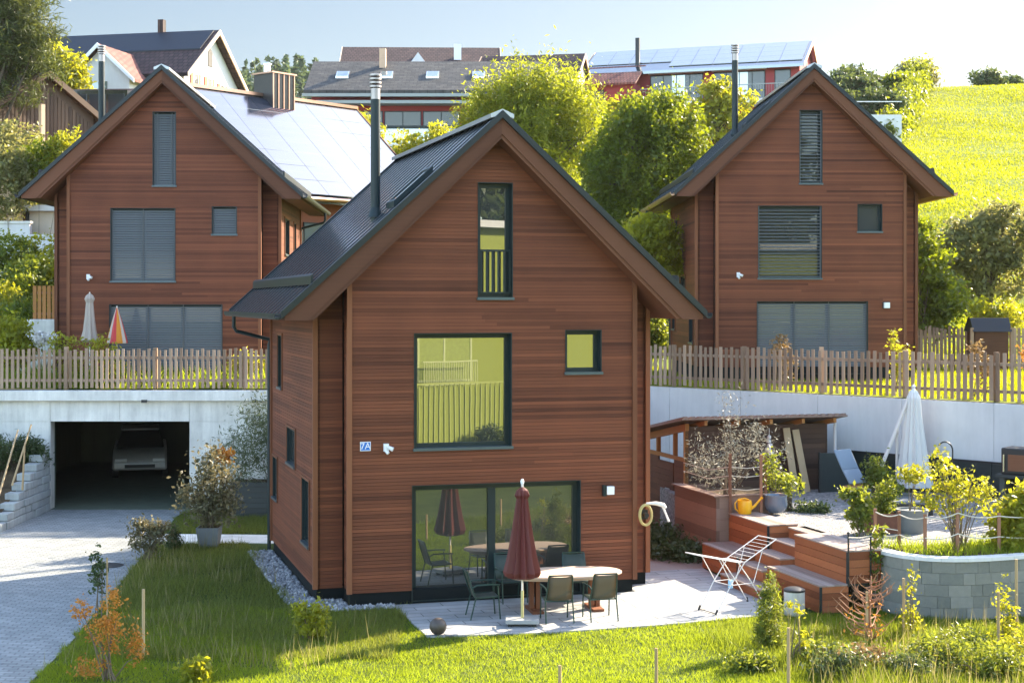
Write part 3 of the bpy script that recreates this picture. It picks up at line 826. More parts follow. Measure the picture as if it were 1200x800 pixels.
def larch_house(label, loc, rz, kind, group):
    h = thing('timber_house', label, 'house', loc, rz, group)
    fF = lambda a, w_, z: (a, -w_, z)
    fL = lambda a, w_, z: (-S - w_, a, z)
    fR = lambda a, w_, z: (W + S + w_, a, z)
    fB = lambda a, w_, z: (a, D2 + w_, z)
    mb = MB()
    b = -.4
    mb.box(.03, W - .03, .03, E + .1, b, .30); mb.box(-S + .03, W + S - .03, E + .03, D - .03, b, .302); mb.box(.03, W - .03, D - .1, D2 - .03, b, .30)
    mb.build('plinth', BITUMEN, h)
    holes = [TW, BW, SW, PD]
    gab = lambda z: (max(0, W / 2 - (ZA - .35 - z) / SLP), min(W, W / 2 + (ZA - .35 - z) / SLP))
    mb = MB(); clad(mb, fF, .28, 9.3, gab, holes); mb.build('wall', CLAD, h)
    mb = MB(); clad(mb, fB, .28, 9.3, gab, []); mb.build('wall', CLAD, h)
    zs = inner(-S) + .15
    side = lambda z: (E, D)
    mb = MB(); clad(mb, fL, .28, zs, side, LS); mb.build('wall', CLAD, h)
    mb = MB(); clad(mb, fR, .28, zs, side, [(2.2, 3.2, 1.0, 2.3), (2.0, 3.4, 4.0, 5.2), (5., 5.7, 3.2, 5.2)]); mb.build('wall', CLAD, h)
    # recessed strips beside the projecting gable slabs
    for yy, sg in ((E, -1), (D, 1)):
        for (a0, a1) in ((-S, 0), (W, W + S)):
            mb = MB(); clad(mb, (lambda a, w_, z, yy=yy, sg=sg: (a, yy + sg * w_, z)), .28, zs, (lambda z, a0=a0, a1=a1: (a0 + .01, a1 - .01)), []); mb.build('wall', CLAD, h)
    for xx, sg in ((0, -1), (W, 1)):
        for (y0, y1) in ((0, E), (D, D2)):
            mb = MB(); clad(mb, (lambda a, w_, z, xx=xx, sg=sg: (xx + sg * (w_ - .02), a, z)), .28, inner(0) + .2, (lambda z, y0=y0, y1=y1: (y0 + .02, y1 - .02)), []); mb.build('wall', CLAD, h)
    # core that closes the inside
    mb = MB()
    mb.box(-S + .3, W + S - .3, E + .3, D - .3, .2, 5.6); mb.box(.3, W - .3, .35, D2 - .35, .2, 5.7)
    mb.prism([(.6, 5.7), (W - .6, 5.7), (W / 2, 8.9)], (.35, D2 - .35), lambda p, q, a: (p, a, q))
    mb.build('inner_wall', BLACK, h)
    t_ = .075
    for x, y, zt_ in ((0, 0, inner(0)), (W, 0, inner(W)), (0, D2, inner(0)), (W, D2, inner(0)), (-S, E, zs), (W + S, E, zs), (-S, D, zs), (W + S, D, zs)):
        mb = MB(); mb.box(x - t_ / 2 - .012, x + t_ / 2 + .012, y - t_ / 2 - .012, y + t_ / 2 + .012, .28, zt_ + .1); mb.build('corner_board', TRIM, h)
    # openings
    st = {'glass': {}, 'closed': dict(blind=(.075, 1., 0), bmat=BLIND), 'slats': dict(blind=(.105, 1., 1), bmat=BLINDL, pane=GLASSD)}[kind]
    if kind == 'glass':
        window(h, fF, *TW, railing=True); window(h, fF, *BW); window(h, fF, *SW)
        window(h, fF, *PD, mull=((PD[0] + PD[1]) / 2 - .08,), fr=.10, sill=False, name='patio_door')
    elif kind == 'closed':
        window(h, fF, *TW, **st, mull=(2.75, 3.2)); window(h, fF, *BW, **st, mull=(2.3,)); window(h, fF, *SW, **st)
        window(h, fF, *PD, **st, mull=(2.45, 3.55), sill=False, name='patio_door')
    else:
        window(h, fF, *TW, **st); window(h, fF, *BW, **st); window(h, fF, *SW, pane=GLASSD)
        window(h, fF, *PD, blind=(.075, 1., 0), bmat=BLIND, mull=(2.45, 3.55), sill=False, name='patio_door')
    for q in LS: window(h, fL, *q, depth=.12, fr=.05, pane=GLASSD, trim=True, name='window')
    for q in ((2.2, 3.2, 1.0, 2.3), (2.0, 3.4, 4.0, 5.2), (5., 5.7, 3.2, 5.2)): window(h, fR, *q, depth=.12, fr=.05, pane=GLASSD, trim=True, name='window')
    # roof timber: bargeboards and soffit as one mitred chevron
    dz = .11
    xin = W / 2 + (ZA - .53 - (ZT - .10)) / SLP
    for sg in (-1, 1):
        m_ = W / 2
        poly = [(m_, ZA - dz), (m_ + sg * (W / 2 + GT), ZT - dz + .012), (m_ + sg * (W / 2 + GT - .02), ZT - .20), (m_ + sg * (xin - m_ - .10), ZT - .20), (m_, ZA - .53)]
        mb = MB(); mb.prism(poly, (-OV + .03, RB - .03), lambda p, q, a: (p, a, q))
        # deep bargeboard standing proud, with a thinner board stepping back under it
        pf = [(m_, ZA - dz), (m_ + sg * (W / 2 + GT), ZT - dz + .014), (m_ + sg * (W / 2 + GT), ZT - .21), (m_ + sg * (xin - m_ + .02), ZT - .21), (m_, ZA - .44)]
        mb.prism(pf, (-OV, -OV + .028), lambda p, q, a: (p, a, q)); mb.prism(pf, (RB - .028, RB), lambda p, q, a: (p, a, q))
        mb.build('bargeboard', RAFT, h)
    # sheet metal covering with raised seams
    n_ = Vector((SLP, 0, 1)).normalized()
    for sg in (-1, 1):
        m_ = W / 2; L_ = W / 2 + GT + .06
        F = lambda p, q, a, sg=sg: (m_ + sg * p, a, ZA - p * SLP + q)
        mb = MB()
        mb.hexa([F(0, -dz, -OV - .05), F(L_, -dz, -OV - .05), F(L_, -dz, RB + .05), F(0, -dz, RB + .05), F(0, -.03, -OV - .05), F(L_, -.03, -OV - .05), F(L_, -.03, RB + .05), F(0, -.03, RB + .05)])
        rf = mb.build('roof', METAL, h); mb = MB()
        k = -OV + .20
        while k < RB - .05:
            mb.hexa([F(.02, -.06, k - .03), F(L_, -.06, k - .03), F(L_, -.06, k + .03), F(.02, -.06, k + .03), F(.02, -.010, k - .022), F(L_ + .01, -.010, k - .022), F(L_ + .01, -.010, k + .022), F(.02, -.010, k + .022)])
            k += .53
        o_ = mb.build('roof_seams', METALD, rf)  # seams coloured darker than the pans, imitating their shaded sides
        for a0, a1 in ((-OV - .075, -OV + .06), (RB - .06, RB + .075)):
            mb = MB(); mb.hexa([F(0, -dz - .012, a0), F(L_ + .01, -dz - .012, a0), F(L_ + .01, -dz - .012, a1), F(0, -dz - .012, a1), F(0, .03, a0), F(L_ + .01, .03, a0), F(L_ + .01, .03, a1), F(0, .03, a1)]); mb.build('verge_flashing', METALD, rf)
        mb = MB()   # snow guard
        q = L_ - .62
        mb.hexa([F(q, .02, -OV + .05), F(q + .05, .02, -OV + .05), F(q + .05, .02, RB - .05), F(q, .02, RB - .05), F(q, .19, -OV + .05), F(q + .05, .19, -OV + .05), F(q + .05, .19, RB - .05), F(q, .19, RB - .05)])
        mb.build('snow_guard', METALD, rf)
        # gutter and downpipe
        mb = MB()
        gx = m_ + sg * (L_ + .07); gz = ZT - .13
        pr = [(gx - .075, gz + .05), (gx - .07, gz - .02), (gx - .03, gz - .065), (gx + .03, gz - .065), (gx + .07, gz - .02), (gx + .08, gz + .05), (gx + .065, gz + .05), (gx + .055, gz - .015), (gx - .055, gz - .015), (gx - .06, gz + .05)]
        mb.prism(pr, (-OV - .02, RB + .02), lambda p, q, a: (p, a, q))
        gut = mb.build('gutter', COPPER if kind == 'slats' else METALD, h)
        wx = m_ + sg * (W / 2 + S + .06); yy = RB - 1.65
        mb = MB(); mb.tube([(gx, yy, gz - .04), (gx, yy, gz - .32), (gx - sg * .06, yy, gz - .42), (wx, yy, gz - .62), (wx, yy, gz - .75), (wx, yy, .05)], .045, 8)
        mb.build('downpipe', FRAME, gut, smooth=True)
    mb = MB(); mb.prism([(W / 2 - .24, ZA - .13), (W / 2, ZA - .06), (W / 2 + .24, ZA - .13), (W / 2 + .24, ZA - .045), (W / 2, ZA + .055), (W / 2 - .24, ZA - .045)], (-OV - .04, RB + .06), lambda p, q, a: (p, a, q)); mb.build('ridge_cap', METALL, h)
    # flue
    fx, fy = .76, 1.2
    mb = MB(); mb.lathe([(.10, 0), (.10, 2.55)], (fx, fy, 7.62), 16); mb.lathe([(.16, 0), (.15, .04), (.10, .2)], (fx, fy, 7.75), 16)
    fl = mb.build('flue', FRAME, h, smooth=True)
    mb = MB(); mb.lathe([(.098, 0), (.098, .22)], (fx, fy, 10.17), 16)
    for k in range(4): mb.lathe([(.06, 0), (.125, .012), (.125, .05), (.06, .065)], (fx, fy, 10.40 + k * .078), 16)
    mb.build('flue_cap', CAPMETAL, fl, smooth=True)
    # roof window beside the flue
    F = lambda p, q, a: (W / 2 - p, a, ZA - p * SLP + q)
    mb = MB()
    for (p0, p1, a0, a1) in ((1.25, 2.05, .20, .26), (1.25, 2.05, .9, .96), (1.25, 1.31, .26, .9), (1.99, 2.05, .26, .9)):
        mb.hexa([F(p0, -.02, a0), F(p1, -.02, a0), F(p1, -.02, a1), F(p0, -.02, a1), F(p0, .10, a0), F(p1, .10, a0), F(p1, .10, a1), F(p0, .10, a1)])
    rw = mb.build('roof_window', FRAME, h)
    mb = MB(); mb.hexa([F(1.3, -.02, .25), F(2., -.02, .25), F(2., -.02, .91), F(1.3, -.02, .91), F(1.3, .07, .25), F(2., .07, .25), F(2., .07, .91), F(1.3, .07, .91)]); mb.build('pane', GLASSD, rw)
    # fittings on the front
    if kind == 'glass':
        mb = MB(); mb.fbox(fF, 5.26, 5.33, 0.001, .10, 2.03, 2.25); wl = mb.build('wall_lamp', FRAME, h)
        mb = MB(); mb.fbox(fF, 5.331, 5.49, 0.001, .13, 2.06, 2.23); mb.build('lamp_glass', LAMPGLASS, wl, bevel=.01)
    else:
        if kind == 'slats':
            mb = MB(); mb.fbox(fF, 5.28, 5.46, .04, .16, 2.15, 2.33); wl = mb.build('wall_lamp', LAMPGLASS, h, bevel=.01)
            mb = MB(); mb.fbox(fF, 5.26, 5.48, .001, .039, 2.13, 2.35); mb.build('lamp_plate', FRAME, wl)
    cu, cz = {'glass': (.75, 3.13), 'closed': (.64, 3.22), 'slats': (.69, 3.19)}[kind]
    mb = MB(); mb.fbox(fF, cu - .07, cu + .03, .001, .07, cz - .06, cz + .09); mb.tube([fF(cu, .07, cz + .03), fF(cu + .10, .13, cz - .02)], [.03, .045], 10)
    mb.tube([fF(cu - .03, .07, cz - .05), fF(cu + .01, .11, cz - .1)], [.03, .035], 10)
    mb.build('security_light', WHITE, h, smooth=True)
    return h

G = 'red-brown timber gable houses'
H1 = larch_house('red-brown timber house in front with big unshaded lime-reflecting window above its patio', (HX, HY, 0), HT, 'glass', G)
H2 = larch_house('red-brown timber house behind the striped parasol, its flat grey blinds all closed', (-13.918, 48.574, 3.582), R(2.369), 'closed', G)
H3 = larch_house('red-brown timber house below the meadow with open slatted blinds', (6.493, 49.01, 3.68), R(.853), 'slats', G)
# house number plate, screwed to the front house
mb = MB(); mb.box(.215, .425, -.022, -.001, 3.085, 3.265); pl = mb.build('number_plate', WHITE, H1)
mb = MB(); mb.box(.228, .412, -.0245, -.0225, 3.098, 3.252); mb.build('plate_field', SIGNBLUE, pl)
cu = bpy.data.curves.new('numeral', 'FONT'); cu.body = '7A'; cu.size = .175; cu.extrude = .0008; cu.align_x = 'CENTER'; cu.align_y = 'CENTER'
no = bpy.data.objects.new('numeral', cu); COL.objects.link(no); no.parent = pl; no.location = (.32, -.0262, 3.175); no.rotation_euler = (R(90), 0, 0)
bpy.context.view_layer.update()
nm = bpy.data.meshes.new_from_object(no.evaluated_get(bpy.context.evaluated_depsgraph_get())); nm.name = 'numeral'; nm.materials.clear(); nm.materials.append(WHITE)
n2 = bpy.data.objects.new('numeral', nm); COL.objects.link(n2); n2.parent = pl; n2.location = no.location; n2.rotation_euler = no.rotation_euler
bpy.data.objects.remove(no); n2.name = 'numeral'
# ------------------------------------------------------------------ paving and paths
def slab(name, pts, z0, z1, mat, kind='structure'):
    mb = MB(); mb.prism(pts, (z0, z1), lambda p, q, a: (p, q, a))
    return tag(mb.build(name, mat), kind=kind)
DR = [(10, -7.4), (24, -7.6), (26.85, -7.75), (30, -8.05), (35.65, -8.65), (39.4, -9.05), (43.5, -9.42), (44.85, -9.4)]
def drive_r(y): return np.interp(y, [d[0] for d in DR], [d[1] for d in DR])
slab('driveway_pavement', [(-34, 8), (-7.4, 8)] + [(x, y) for y, x in DR] + [(-13.36, 44.85), (-13.36, 40.4), (-34, 39.2)], -.3, .012, PAVER)
patio = [P(.87, -.03), P(.87, -3.05), P(3., -3.32), P(5.2, -3.28), P(7.5, -3.02), P(8.02, -2.4), P(8.25, -1.2), P(8.3, .3), P(8.45, 2.15), P(5.98, 2.15), P(5.98, -.03)]
slab('patio_pavement', [(p[0], p[1]) for p in patio], -.3, .03, PATIO)
slab('side_path', [P(6.6, 2.154)[:2], P(8.44, 2.154)[:2], P(9.0, 3.4)[:2], P(9.3, 8)[:2], P(6.6, 8)[:2]], -.3, .022, DECKTOP)
slab('concrete_path', [(-9.0, 38.6), (-5.5, 38.6), (-5.6, 39.9), (-9.1, 40.1)], -.3, .02, CONC)
slab('gravel_path', [P(-1.12, .95)[:2], P(-.56, .75)[:2], P(-.02, .70)[:2], P(.0, -.02)[:2], P(.86, -.02)[:2], P(.86, -.42)[:2], P(-.30, -.36)[:2], P(-.62, .18)[:2], P(-1.1, .6)[:2]][0:9], -.3, .012, SOIL)
def stones(name, poly_uv, n, r, z, mat):
    V = []; Fc = []; tt = []
    us = [p[0] for p in poly_uv]; vs = [p[1] for p in poly_uv]
    def inside(x, y):
        c = False; j = len(poly_uv) - 1
        for i in range(len(poly_uv)):
            xi, yi = poly_uv[i]; xj, yj = poly_uv[j]
            if (yi > y) != (yj > y) and x < (xj - xi) * (y - yi) / (yj - yi) + xi: c = not c
            j = i
        return c
    k = 0
    while k < n:
        u, v = random.uniform(min(us), max(us)), random.uniform(min(vs), max(vs))
        if not inside(u, v): continue
        x, y, _ = P(u, v); rr = r * random.uniform(.6, 1.5); o = len(V); a0 = random.uniform(0, 6)
        zz = z + random.uniform(0, .5) * rr
        ring = [(x + rr * random.uniform(.7, 1.1) * math.cos(a0 + a), y + rr * random.uniform(.7, 1.1) * math.sin(a0 + a), zz) for a in (0, 1.26, 2.5, 3.8, 5.)]
        V += ring + [(x, y, zz + rr * .75), (x, y, zz - rr * .7)]
        t = random.random()
        for i in range(5):
            Fc.append((o + i, o + (i + 1) % 5, o + 5)); Fc.append((o + (i + 1) % 5, o + i, o + 6)); tt += [t, t]
        k += 1
    return tag(np_mesh(name, np.array(V), np.array(Fc), mat, np.array(tt)), kind='stuff')
m, nt, out = new_mat('pebble_mix')
p = node(nt, 'ShaderNodeBsdfPrincipled', Roughness=.8); at = node(nt, 'ShaderNodeAttribute', attribute_name='tint'); mx = node(nt, 'ShaderNodeMix', data_type='RGBA')
mx.inputs['A'].default_value = (.11, .12, .135, 1); mx.inputs['B'].default_value = (.42, .42, .41, 1)
nt.links.new(at.outputs['Fac'], mx.inputs['Factor']); nt.links.new(mx.outputs['Result'], p.inputs['Base Color']); nt.links.new(p.outputs[0], out.inputs[0])
PEB = m
stones('pebbles', [(-1.15, 7.2), (-.57, 7.2), (-.57, .72), (-.03, .70), (-.02, -.03), (.85, -.03), (.85, -.4), (-.3, -.36), (-.75, .2), (-1.15, .7)], 2600, .045, .03, PEB)

# ------------------------------------------------------------------ garage and the wall on the left
gr = thing('garage', 'open concrete garage under the upper garden with a parked car inside', 'garage', (-11.4, 44.9, 0))
ox, oy = 11.4, -44.9
mb = MB()
GX0, GX1, GZ = -13.39, -9.36, 2.56
def gb(x0, x1, y0, y1, z0, z1): mb.box(x0 + ox, x1 + ox, y0 + oy, y1 + oy, z0, z1)
gb(-40, GX0, 44.92, 45.3, -.3, 3.16); gb(GX1, 1., 44.92, 45.3, -.3, 3.16); gb(GX0, GX1, 44.92, 45.298, GZ, 3.158)
for (a_, b_, z_) in [(-40 + 2.66 * i, -40 + 2.66 * (i + 1), -.3) for i in range(10)] + [(GX1 + 2.59 * i, GX1 + 2.59 * (i + 1), -.3) for i in range(4)] + [(GX0, GX0 + 2.01, GZ), (GX0 + 2.01, GX1, GZ)]:
    for (q0, q1) in (((z_, 1.3), (1.3, 2.56), (2.56, 3.158)) if z_ < 0 else ((GZ, 3.158),)):
        gb(a_ + .006, b_ - .006, 44.9, 44.919, q0 + .005, q1 - .005)
mb.build('wall', CONC, gr)
mb = MB(); gb(.6, 1.0, 45.301, 49.9, -.3, 3.4); mb.build('side_wall', CONC, gr)
mb = MB(); gb(-40, 1.02, 44.70, 45.5, 3.165, 3.46); mb.build('coping_slab', CONC, gr, bevel=.015)
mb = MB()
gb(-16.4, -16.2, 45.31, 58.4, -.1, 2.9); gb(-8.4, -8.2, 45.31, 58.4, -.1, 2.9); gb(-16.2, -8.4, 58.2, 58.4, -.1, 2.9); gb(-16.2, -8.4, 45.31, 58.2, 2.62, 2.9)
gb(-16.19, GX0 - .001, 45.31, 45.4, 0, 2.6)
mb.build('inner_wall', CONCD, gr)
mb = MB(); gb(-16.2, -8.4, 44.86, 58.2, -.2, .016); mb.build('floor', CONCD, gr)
mb = MB()
for x in (-39, -28, -19.6, -15.1, -10.7, -7.5, -3.2):
    gb(x, x + .16, 44.66, 44.699, 3.12, 3.2); 
mb.build('drip_bracket', BLACK, gr)
# the pale retaining wall on the right, runs at 45 degrees towards the viewer
rw = thing('retaining_wall', 'long pale concrete retaining wall under the picket fence, behind the white parasol', 'wall', (1., 49.79, 0))
a, b = Vector((0, 0, 0)), Vector((19., -18.82, 0)); d = (b - a).normalized(); nn = Vector((d.y, -d.x, 0))
mb = MB(); L = b.length; k = 0.
while k < L:
    k2 = min(L, k + 2.6)
    p0, p1 = a + d * (k + .006), a + d * (k2 - .006)
    mb.hexa([p0, p1, p1 - nn * .3, p0 - nn * .3] + [q + Vector((0, 0, 3.48)) for q in (p0, p1, p1 - nn * .3, p0 - nn * .3)])
    k = k2
mb.hexa([a - nn * .02, b - nn * .02, b - nn * .28, a - nn * .28] + [q + Vector((0, 0, 3.47)) for q in (a - nn * .02, b - nn * .02, b - nn * .28, a - nn * .28)])
mb.build('wall', CONCW, rw)
WD, WN = d, nn
def RWp(k, off=0., z=0.): q = Vector((1., 49.79, 0)) + WD * k + WN * off; return Vector((q.x, q.y, z))

def picket_fence(label, pts, z, h, cat, pitch=.155, pw=.085, bend=1., ztop=None):
    base = Vector(pts[0]); t = thing('picket_fence', label, cat, (base.x, base.y, z))
    mb = MB(); rl = MB(); po = []
    for (p, q) in zip(pts, pts[1:]):
        p, q = Vector(p) - base, Vector(q) - base
        d = (q - p); L = d.length; d.normalize(); n = Vector((d.y, -d.x))
        k = .02
        while k < L:
            w2 = pw * random.uniform(.8, 1.15); hh = h * random.uniform(.955, 1.02); tl = random.uniform(-.012, .012)
            c = p + d * k; b0 = Vector((c.x, c.y, random.uniform(.03, .07)))
            e = Vector((d.x, d.y, 0)) * (w2 / 2); f = Vector((n.x, n.y, 0)) * .011; o = Vector((n.x, n.y, 0)) * .035; tp = Vector((d.x * tl, d.y * tl, hh))
            b0 = b0 + o
            mb.hexa([b0 - e - f, b0 + e - f, b0 + e + f, b0 - e + f] + [Vector((v.x + tp.x, v.y + tp.y, hh)) for v in (b0 - e - f, b0 + e - f, b0 + e + f, b0 - e + f)])
            k += pitch * random.uniform(.92, 1.08)
        for zr in (.28, .94):
            rl.bar((p.x, p.y, zr * h / 1.2), (q.x, q.y, zr * h / 1.2), .045, .08)
        k = 0.
        while k <= L + .01:
            c = p + d * k - n * .05; m_ = MB(); m_.box(c.x - .055, c.x + .055, c.y - .055, c.y + .055, -.4, h * random.uniform(1.0, 1.05)); m_.build('post', PICKET, t)
            k += 2.6
    mb.build('pickets', PICKET, t); rl.build('rail', PICKET, t)
    return t
picket_fence('weathered picket fence on the slab above the garage', [(-26, 45.1), (-3, 45.1)], 3.46, 1.2, 'fence')
picket_fence('weathered picket fence on top of the pale retaining wall on the right', [tuple(RWp(2.5, -.28))[:2], tuple(RWp(27, -.28))[:2]], 3.47, 1.25, 'fence', .19, .10)
picket_fence('dark picket fence at the back of the right garden below the bushes', [(12.9, 57.5), (24, 57.)], 3.5, 1.6, 'fence', .15, .11)

# car in the garage
cx = thing('car', 'silver car parked nose out in the dark garage', 'car', (-12.6, 52.4, .016), R(13.))
F = lambda p, q, a: (a, p, q)      # profile (y back, z) swept across x
body = [(0, .32), (0, .55), (.06, .72), (.25, .86), (1.15, 1.0), (4.2, 1.02), (4.35, .75), (4.35, .35)]
mb = MB()
secs = [(-.92, .0), (-.86, 1.), (.86, 1.), (.92, .0)]
mb.prism(body, (-.9, .9), F); mb.build('body', CARP, cx, bevel=.07, smooth=True)
cab = [(1.0, 1.0), (1.75, 1.52), (3.6, 1.56), (4.25, 1.0)]
mb = MB(); mb.hexa([(-.82, 1.0, .99), (.82, 1.0, .99), (.82, 4.25, .99), (-.82, 4.25, .99), (-.62, 1.75, 1.52), (.62, 1.75, 1.52), (.64, 3.6, 1.56), (-.64, 3.6, 1.56)]); mb.build('windscreen', GLASSD, cx, bevel=.05)
mb = MB(); mb.box(-.64, .64, 1.72, 3.62, 1.545, 1.60); mb.build('roof', CARP, cx, bevel=.02)
for s_ in (-1, 1):
    mb = MB(); mb.box(s_ * .62 - .2, s_ * .62 + .2, -.02, .12, .60, .72); mb.build('headlight', LAMPGLASS, cx, bevel=.02)
    for y in (.85, 3.45):
        mb = MB(); mb.tube([(s_ * .93, y, .32), (s_ * .72, y, .32)], .32, 18); wh = mb.build('wheel', RUBBER, cx)
        mb = MB(); mb.tube([(s_ * .94, y, .32), (s_ * .90, y, .32)], .2, 14); mb.build('rim', STEEL, wh)
mb = MB(); mb.box(-.5, .5, -.03, .0, .4, .52); mb.build('grille', BLACK, cx)
mb = MB(); mb.bar((-14.75 + .0, 47.6, .02), (-14.95, 48.4, 1.5), .07); tag(mb.build('leaning_board', PLANK), 'board leaning inside the dark garage beside the car', 'board')

# stepped stone block wall at the left of the driveway
bw = thing('block_wall', 'stepped wall of rough grey stone blocks along the left of the driveway', 'wall', (-13.5, 42.6, 0))
mb = MB()
for i in range(8):
    y0 = 40.5 + i * .50 - 42.6; z = i * .21
    y = y0
    while y < 2.2:
        y2 = min(2.25, y + random.uniform(.38, .62)); j = random.uniform(-.025, .025)
        mb.box(-.26 + j - (0.0), .13 + j, y + .008, y2 - .008, z + (.0 if i else -.2), z + .2)
        y = y2
    mb.tint = None
mb.build('stone_block', STONEB, bw, bevel=.022)
# earth bank behind it
mb = MB(); g = []; nx, ny = 14, 10
for i in range(nx):
    for j in range(ny):
        x = -13.62 - i * 1.1; y = 39.6 + j * (5.25 / (ny - 1)); k = j / (ny - 1)
        z = .02 + 1.62 * max(0, min(1, (k - .12) / .85)) + .06 * i * k + (random.uniform(-.08, .08) if i and j else 0)
        g.append((x, y, z))
mb._add(g, [(i * ny + j, i * ny + j + 1, (i + 1) * ny + j + 1, (i + 1) * ny + j) for i in range(nx - 1) for j in range(ny - 1)])
tag(mb.build('bank_terrain', SOIL, smooth=True), kind='structure')

# ------------------------------------------------------------------ items on the lower left
mb = MB(); mb.lathe([(.0, 0), (.36, 0), (.36, .006), (.31, .007), (.31, .004), (.0, .004)], (-9.22, 35.3, .014), 28); tag(mb.build('manhole_cover', BLACK), 'round black manhole cover set in the grey paved driveway', 'manhole cover')
pb = thing('planter_box', 'dark board planter box under the big shrub beside the garage wall', 'planter', (-7.0, 43.1, 0))
mb = MB()
for k in range(7):
    mb.box(-.86, 1.3, 0, .03, k * .145, k * .145 + .137); mb.box(-.86, -.83, .03, 1.5, k * .145, k * .145 + .137); mb.box(1.27, 1.3, .03, 1.5, k * .145, k * .145 + .137)
mb.build('board', GREYWOOD, pb)
mb = MB()
for x in (-.84, .2, 1.24): mb.box(x, x + .07, -.025, -.001, 0, 1.04)
mb.build('post', GREYWOOD, pb)
mb = MB(); mb.box(-.82, 1.26, .032, 1.5, 0, .93); mb.build('soil', SOIL, pb)
pt = thing('plant_pot', 'square grey pot on the lawn edge carrying a brownish bush', 'pot', (-7.47, 38.2, 0))
mb = MB(); mb.hexa([(-.22, -.22, 0), (.22, -.22, 0), (.22, .22, 0), (-.22, .22, 0), (-.28, -.28, .48), (.28, -.28, .48), (.28, .28, .48), (-.28, .28, .48)]); mb.build('tub', POTGREY, pt)
mb = MB(); mb.box(-.25, .25, -.25, .25, .44, .487); mb.build('soil', SOIL, pt)

# ------------------------------------------------------------------ terrace on the right
TZ = 1.15
curve = [(9.93, -2.95), (9.98, -3.4), (10.13, -3.8), (10.4, -4.12), (10.8, -4.32), (11.3, -4.4), (12.3, -4.36), (13.5, -4.2), (16, -3.9), (20, -3.5)]
tp = [P(u, v)[:2] for u, v in [(q[0] + .1, q[1] + .12) for q in curve]]
wl = [tuple(RWp(k, .02))[:2] for k in (26.4, 20, 14, 11.)]
tp += wl + [P(9.9, 9.0)[:2], P(9.25, 5.2)[:2], P(9.9, 5.2)[:2], P(9.9, 1.0)[:2]]
slab('terrace_ground', tp, -.3, TZ, GRAVEL)
# curved block wall
cw = thing('block_garden_wall', 'curved grey concrete block wall holding up the gravel terrace', 'wall', P(10.8, -4.0) )
cb = Vector(P(10.8, -4.0)); mb = MB()
def arc(pts, n):
    pts = [Vector(P(*q)) for q in pts]; L = [0]
    for p, q in zip(pts, pts[1:]): L.append(L[-1] + (q - p).length)
    def at(s):
        s = max(0, min(L[-1], s))
        for i in range(len(L) - 1):
            if s <= L[i + 1] + 1e-6:
                k = (s - L[i]) / (L[i + 1] - L[i]); return pts[i].lerp(pts[i + 1], k), (pts[i + 1] - pts[i]).normalized()
    return at, L[-1]
fine = []
for i in range(len(curve) - 1):
    p0 = curve[max(i - 1, 0)]; p1, p2 = curve[i], curve[i + 1]; p3 = curve[min(i + 2, len(curve) - 1)]
    for k in range(6):
        t = k / 6.
        fine.append(tuple(.5 * ((2 * p1[j]) + (-p0[j] + p2[j]) * t + (2 * p0[j] - 5 * p1[j] + 4 * p2[j] - p3[j]) * t * t + (-p0[j] + 3 * p1[j] - 3 * p2[j] + p3[j]) * t ** 3) for j in (0, 1)))
fine.append(curve[-1])
at_, CL = arc(fine, 0)
nrow = 5; rh = 1.10 / nrow
for r in range(nrow):
    s_ = -random.uniform(0, .3)
    while s_ < CL:
        ln = random.choice((.24, .34, .44, .44)); a0, d0 = at_(s_ + .002); a1, d1 = at_(s_ + ln - .002)
        n0 = Vector((-d0.y, d0.x, 0)); n1 = Vector((-d1.y, d1.x, 0)); j = random.uniform(-.006, .006)
        if (a1 - a0).length > .03:
            z0, z1 = r * rh + .0015 - (.15 if r == 0 else 0), (r + 1) * rh - .0015
            q = [a0 - n0 * j - cb, a1 - n1 * j - cb, a1 + n1 * .24 - cb, a0 + n0 * .24 - cb]
            q = [Vector((p.x, p.y, 0)) for p in q]
            mb.hexa([p + Vector((0, 0, z0)) for p in q] + [p + Vector((0, 0, z1)) for p in q])
        s_ += ln
m, nt, out = new_mat('wall_block_mix')
p = node(nt, 'ShaderNodeBsdfPrincipled', Roughness=.88); at2 = node(nt, 'ShaderNodeAttribute', attribute_name='tint'); mx = node(nt, 'ShaderNodeMix', data_type='RGBA')
mx.inputs['A'].default_value = (.135, .14, .12, 1); mx.inputs['B'].default_value = (.27, .26, .225, 1)
nz = node(nt, 'ShaderNodeTexNoise', Scale=9., Detail=8., Roughness=.75); m2 = node(nt, 'ShaderNodeMath', operation='MULTIPLY_ADD'); m2.inputs[1].default_value = .9
sb = node(nt, 'ShaderNodeMath', operation='MULTIPLY_ADD'); sb.inputs[1].default_value = .7; sb.inputs[2].default_value = -.25
tc = node(nt, 'ShaderNodeTexCoord'); nt.links.new(tc.outputs['Object'], nz.inputs['Vector'])
nt.links.new(at2.outputs['Fac'], sb.inputs[0]); nt.links.new(nz.outputs['Fac'], m2.inputs[0]); nt.links.new(sb.outputs[0], m2.inputs[2]); nt.links.new(m2.outputs[0], mx.inputs['Factor'])
b_ = node(nt, 'ShaderNodeBump', Strength=.6, Distance=.02); n5 = node(nt, 'ShaderNodeTexNoise', Scale=55., Detail=6.); nt.links.new(tc.outputs['Object'], n5.inputs['Vector'])
nt.links.new(n5.outputs['Fac'], b_.inputs['Height']); nt.links.new(b_.outputs['Normal'], p.inputs['Normal'])
nt.links.new(mx.outputs['Result'], p.inputs['Base Color']); nt.links.new(p.outputs[0], out.inputs[0])
BLKM = m
mb.build('wall_block', BLKM, cw, bevel=.005)
mb = MB(); s_ = 0.
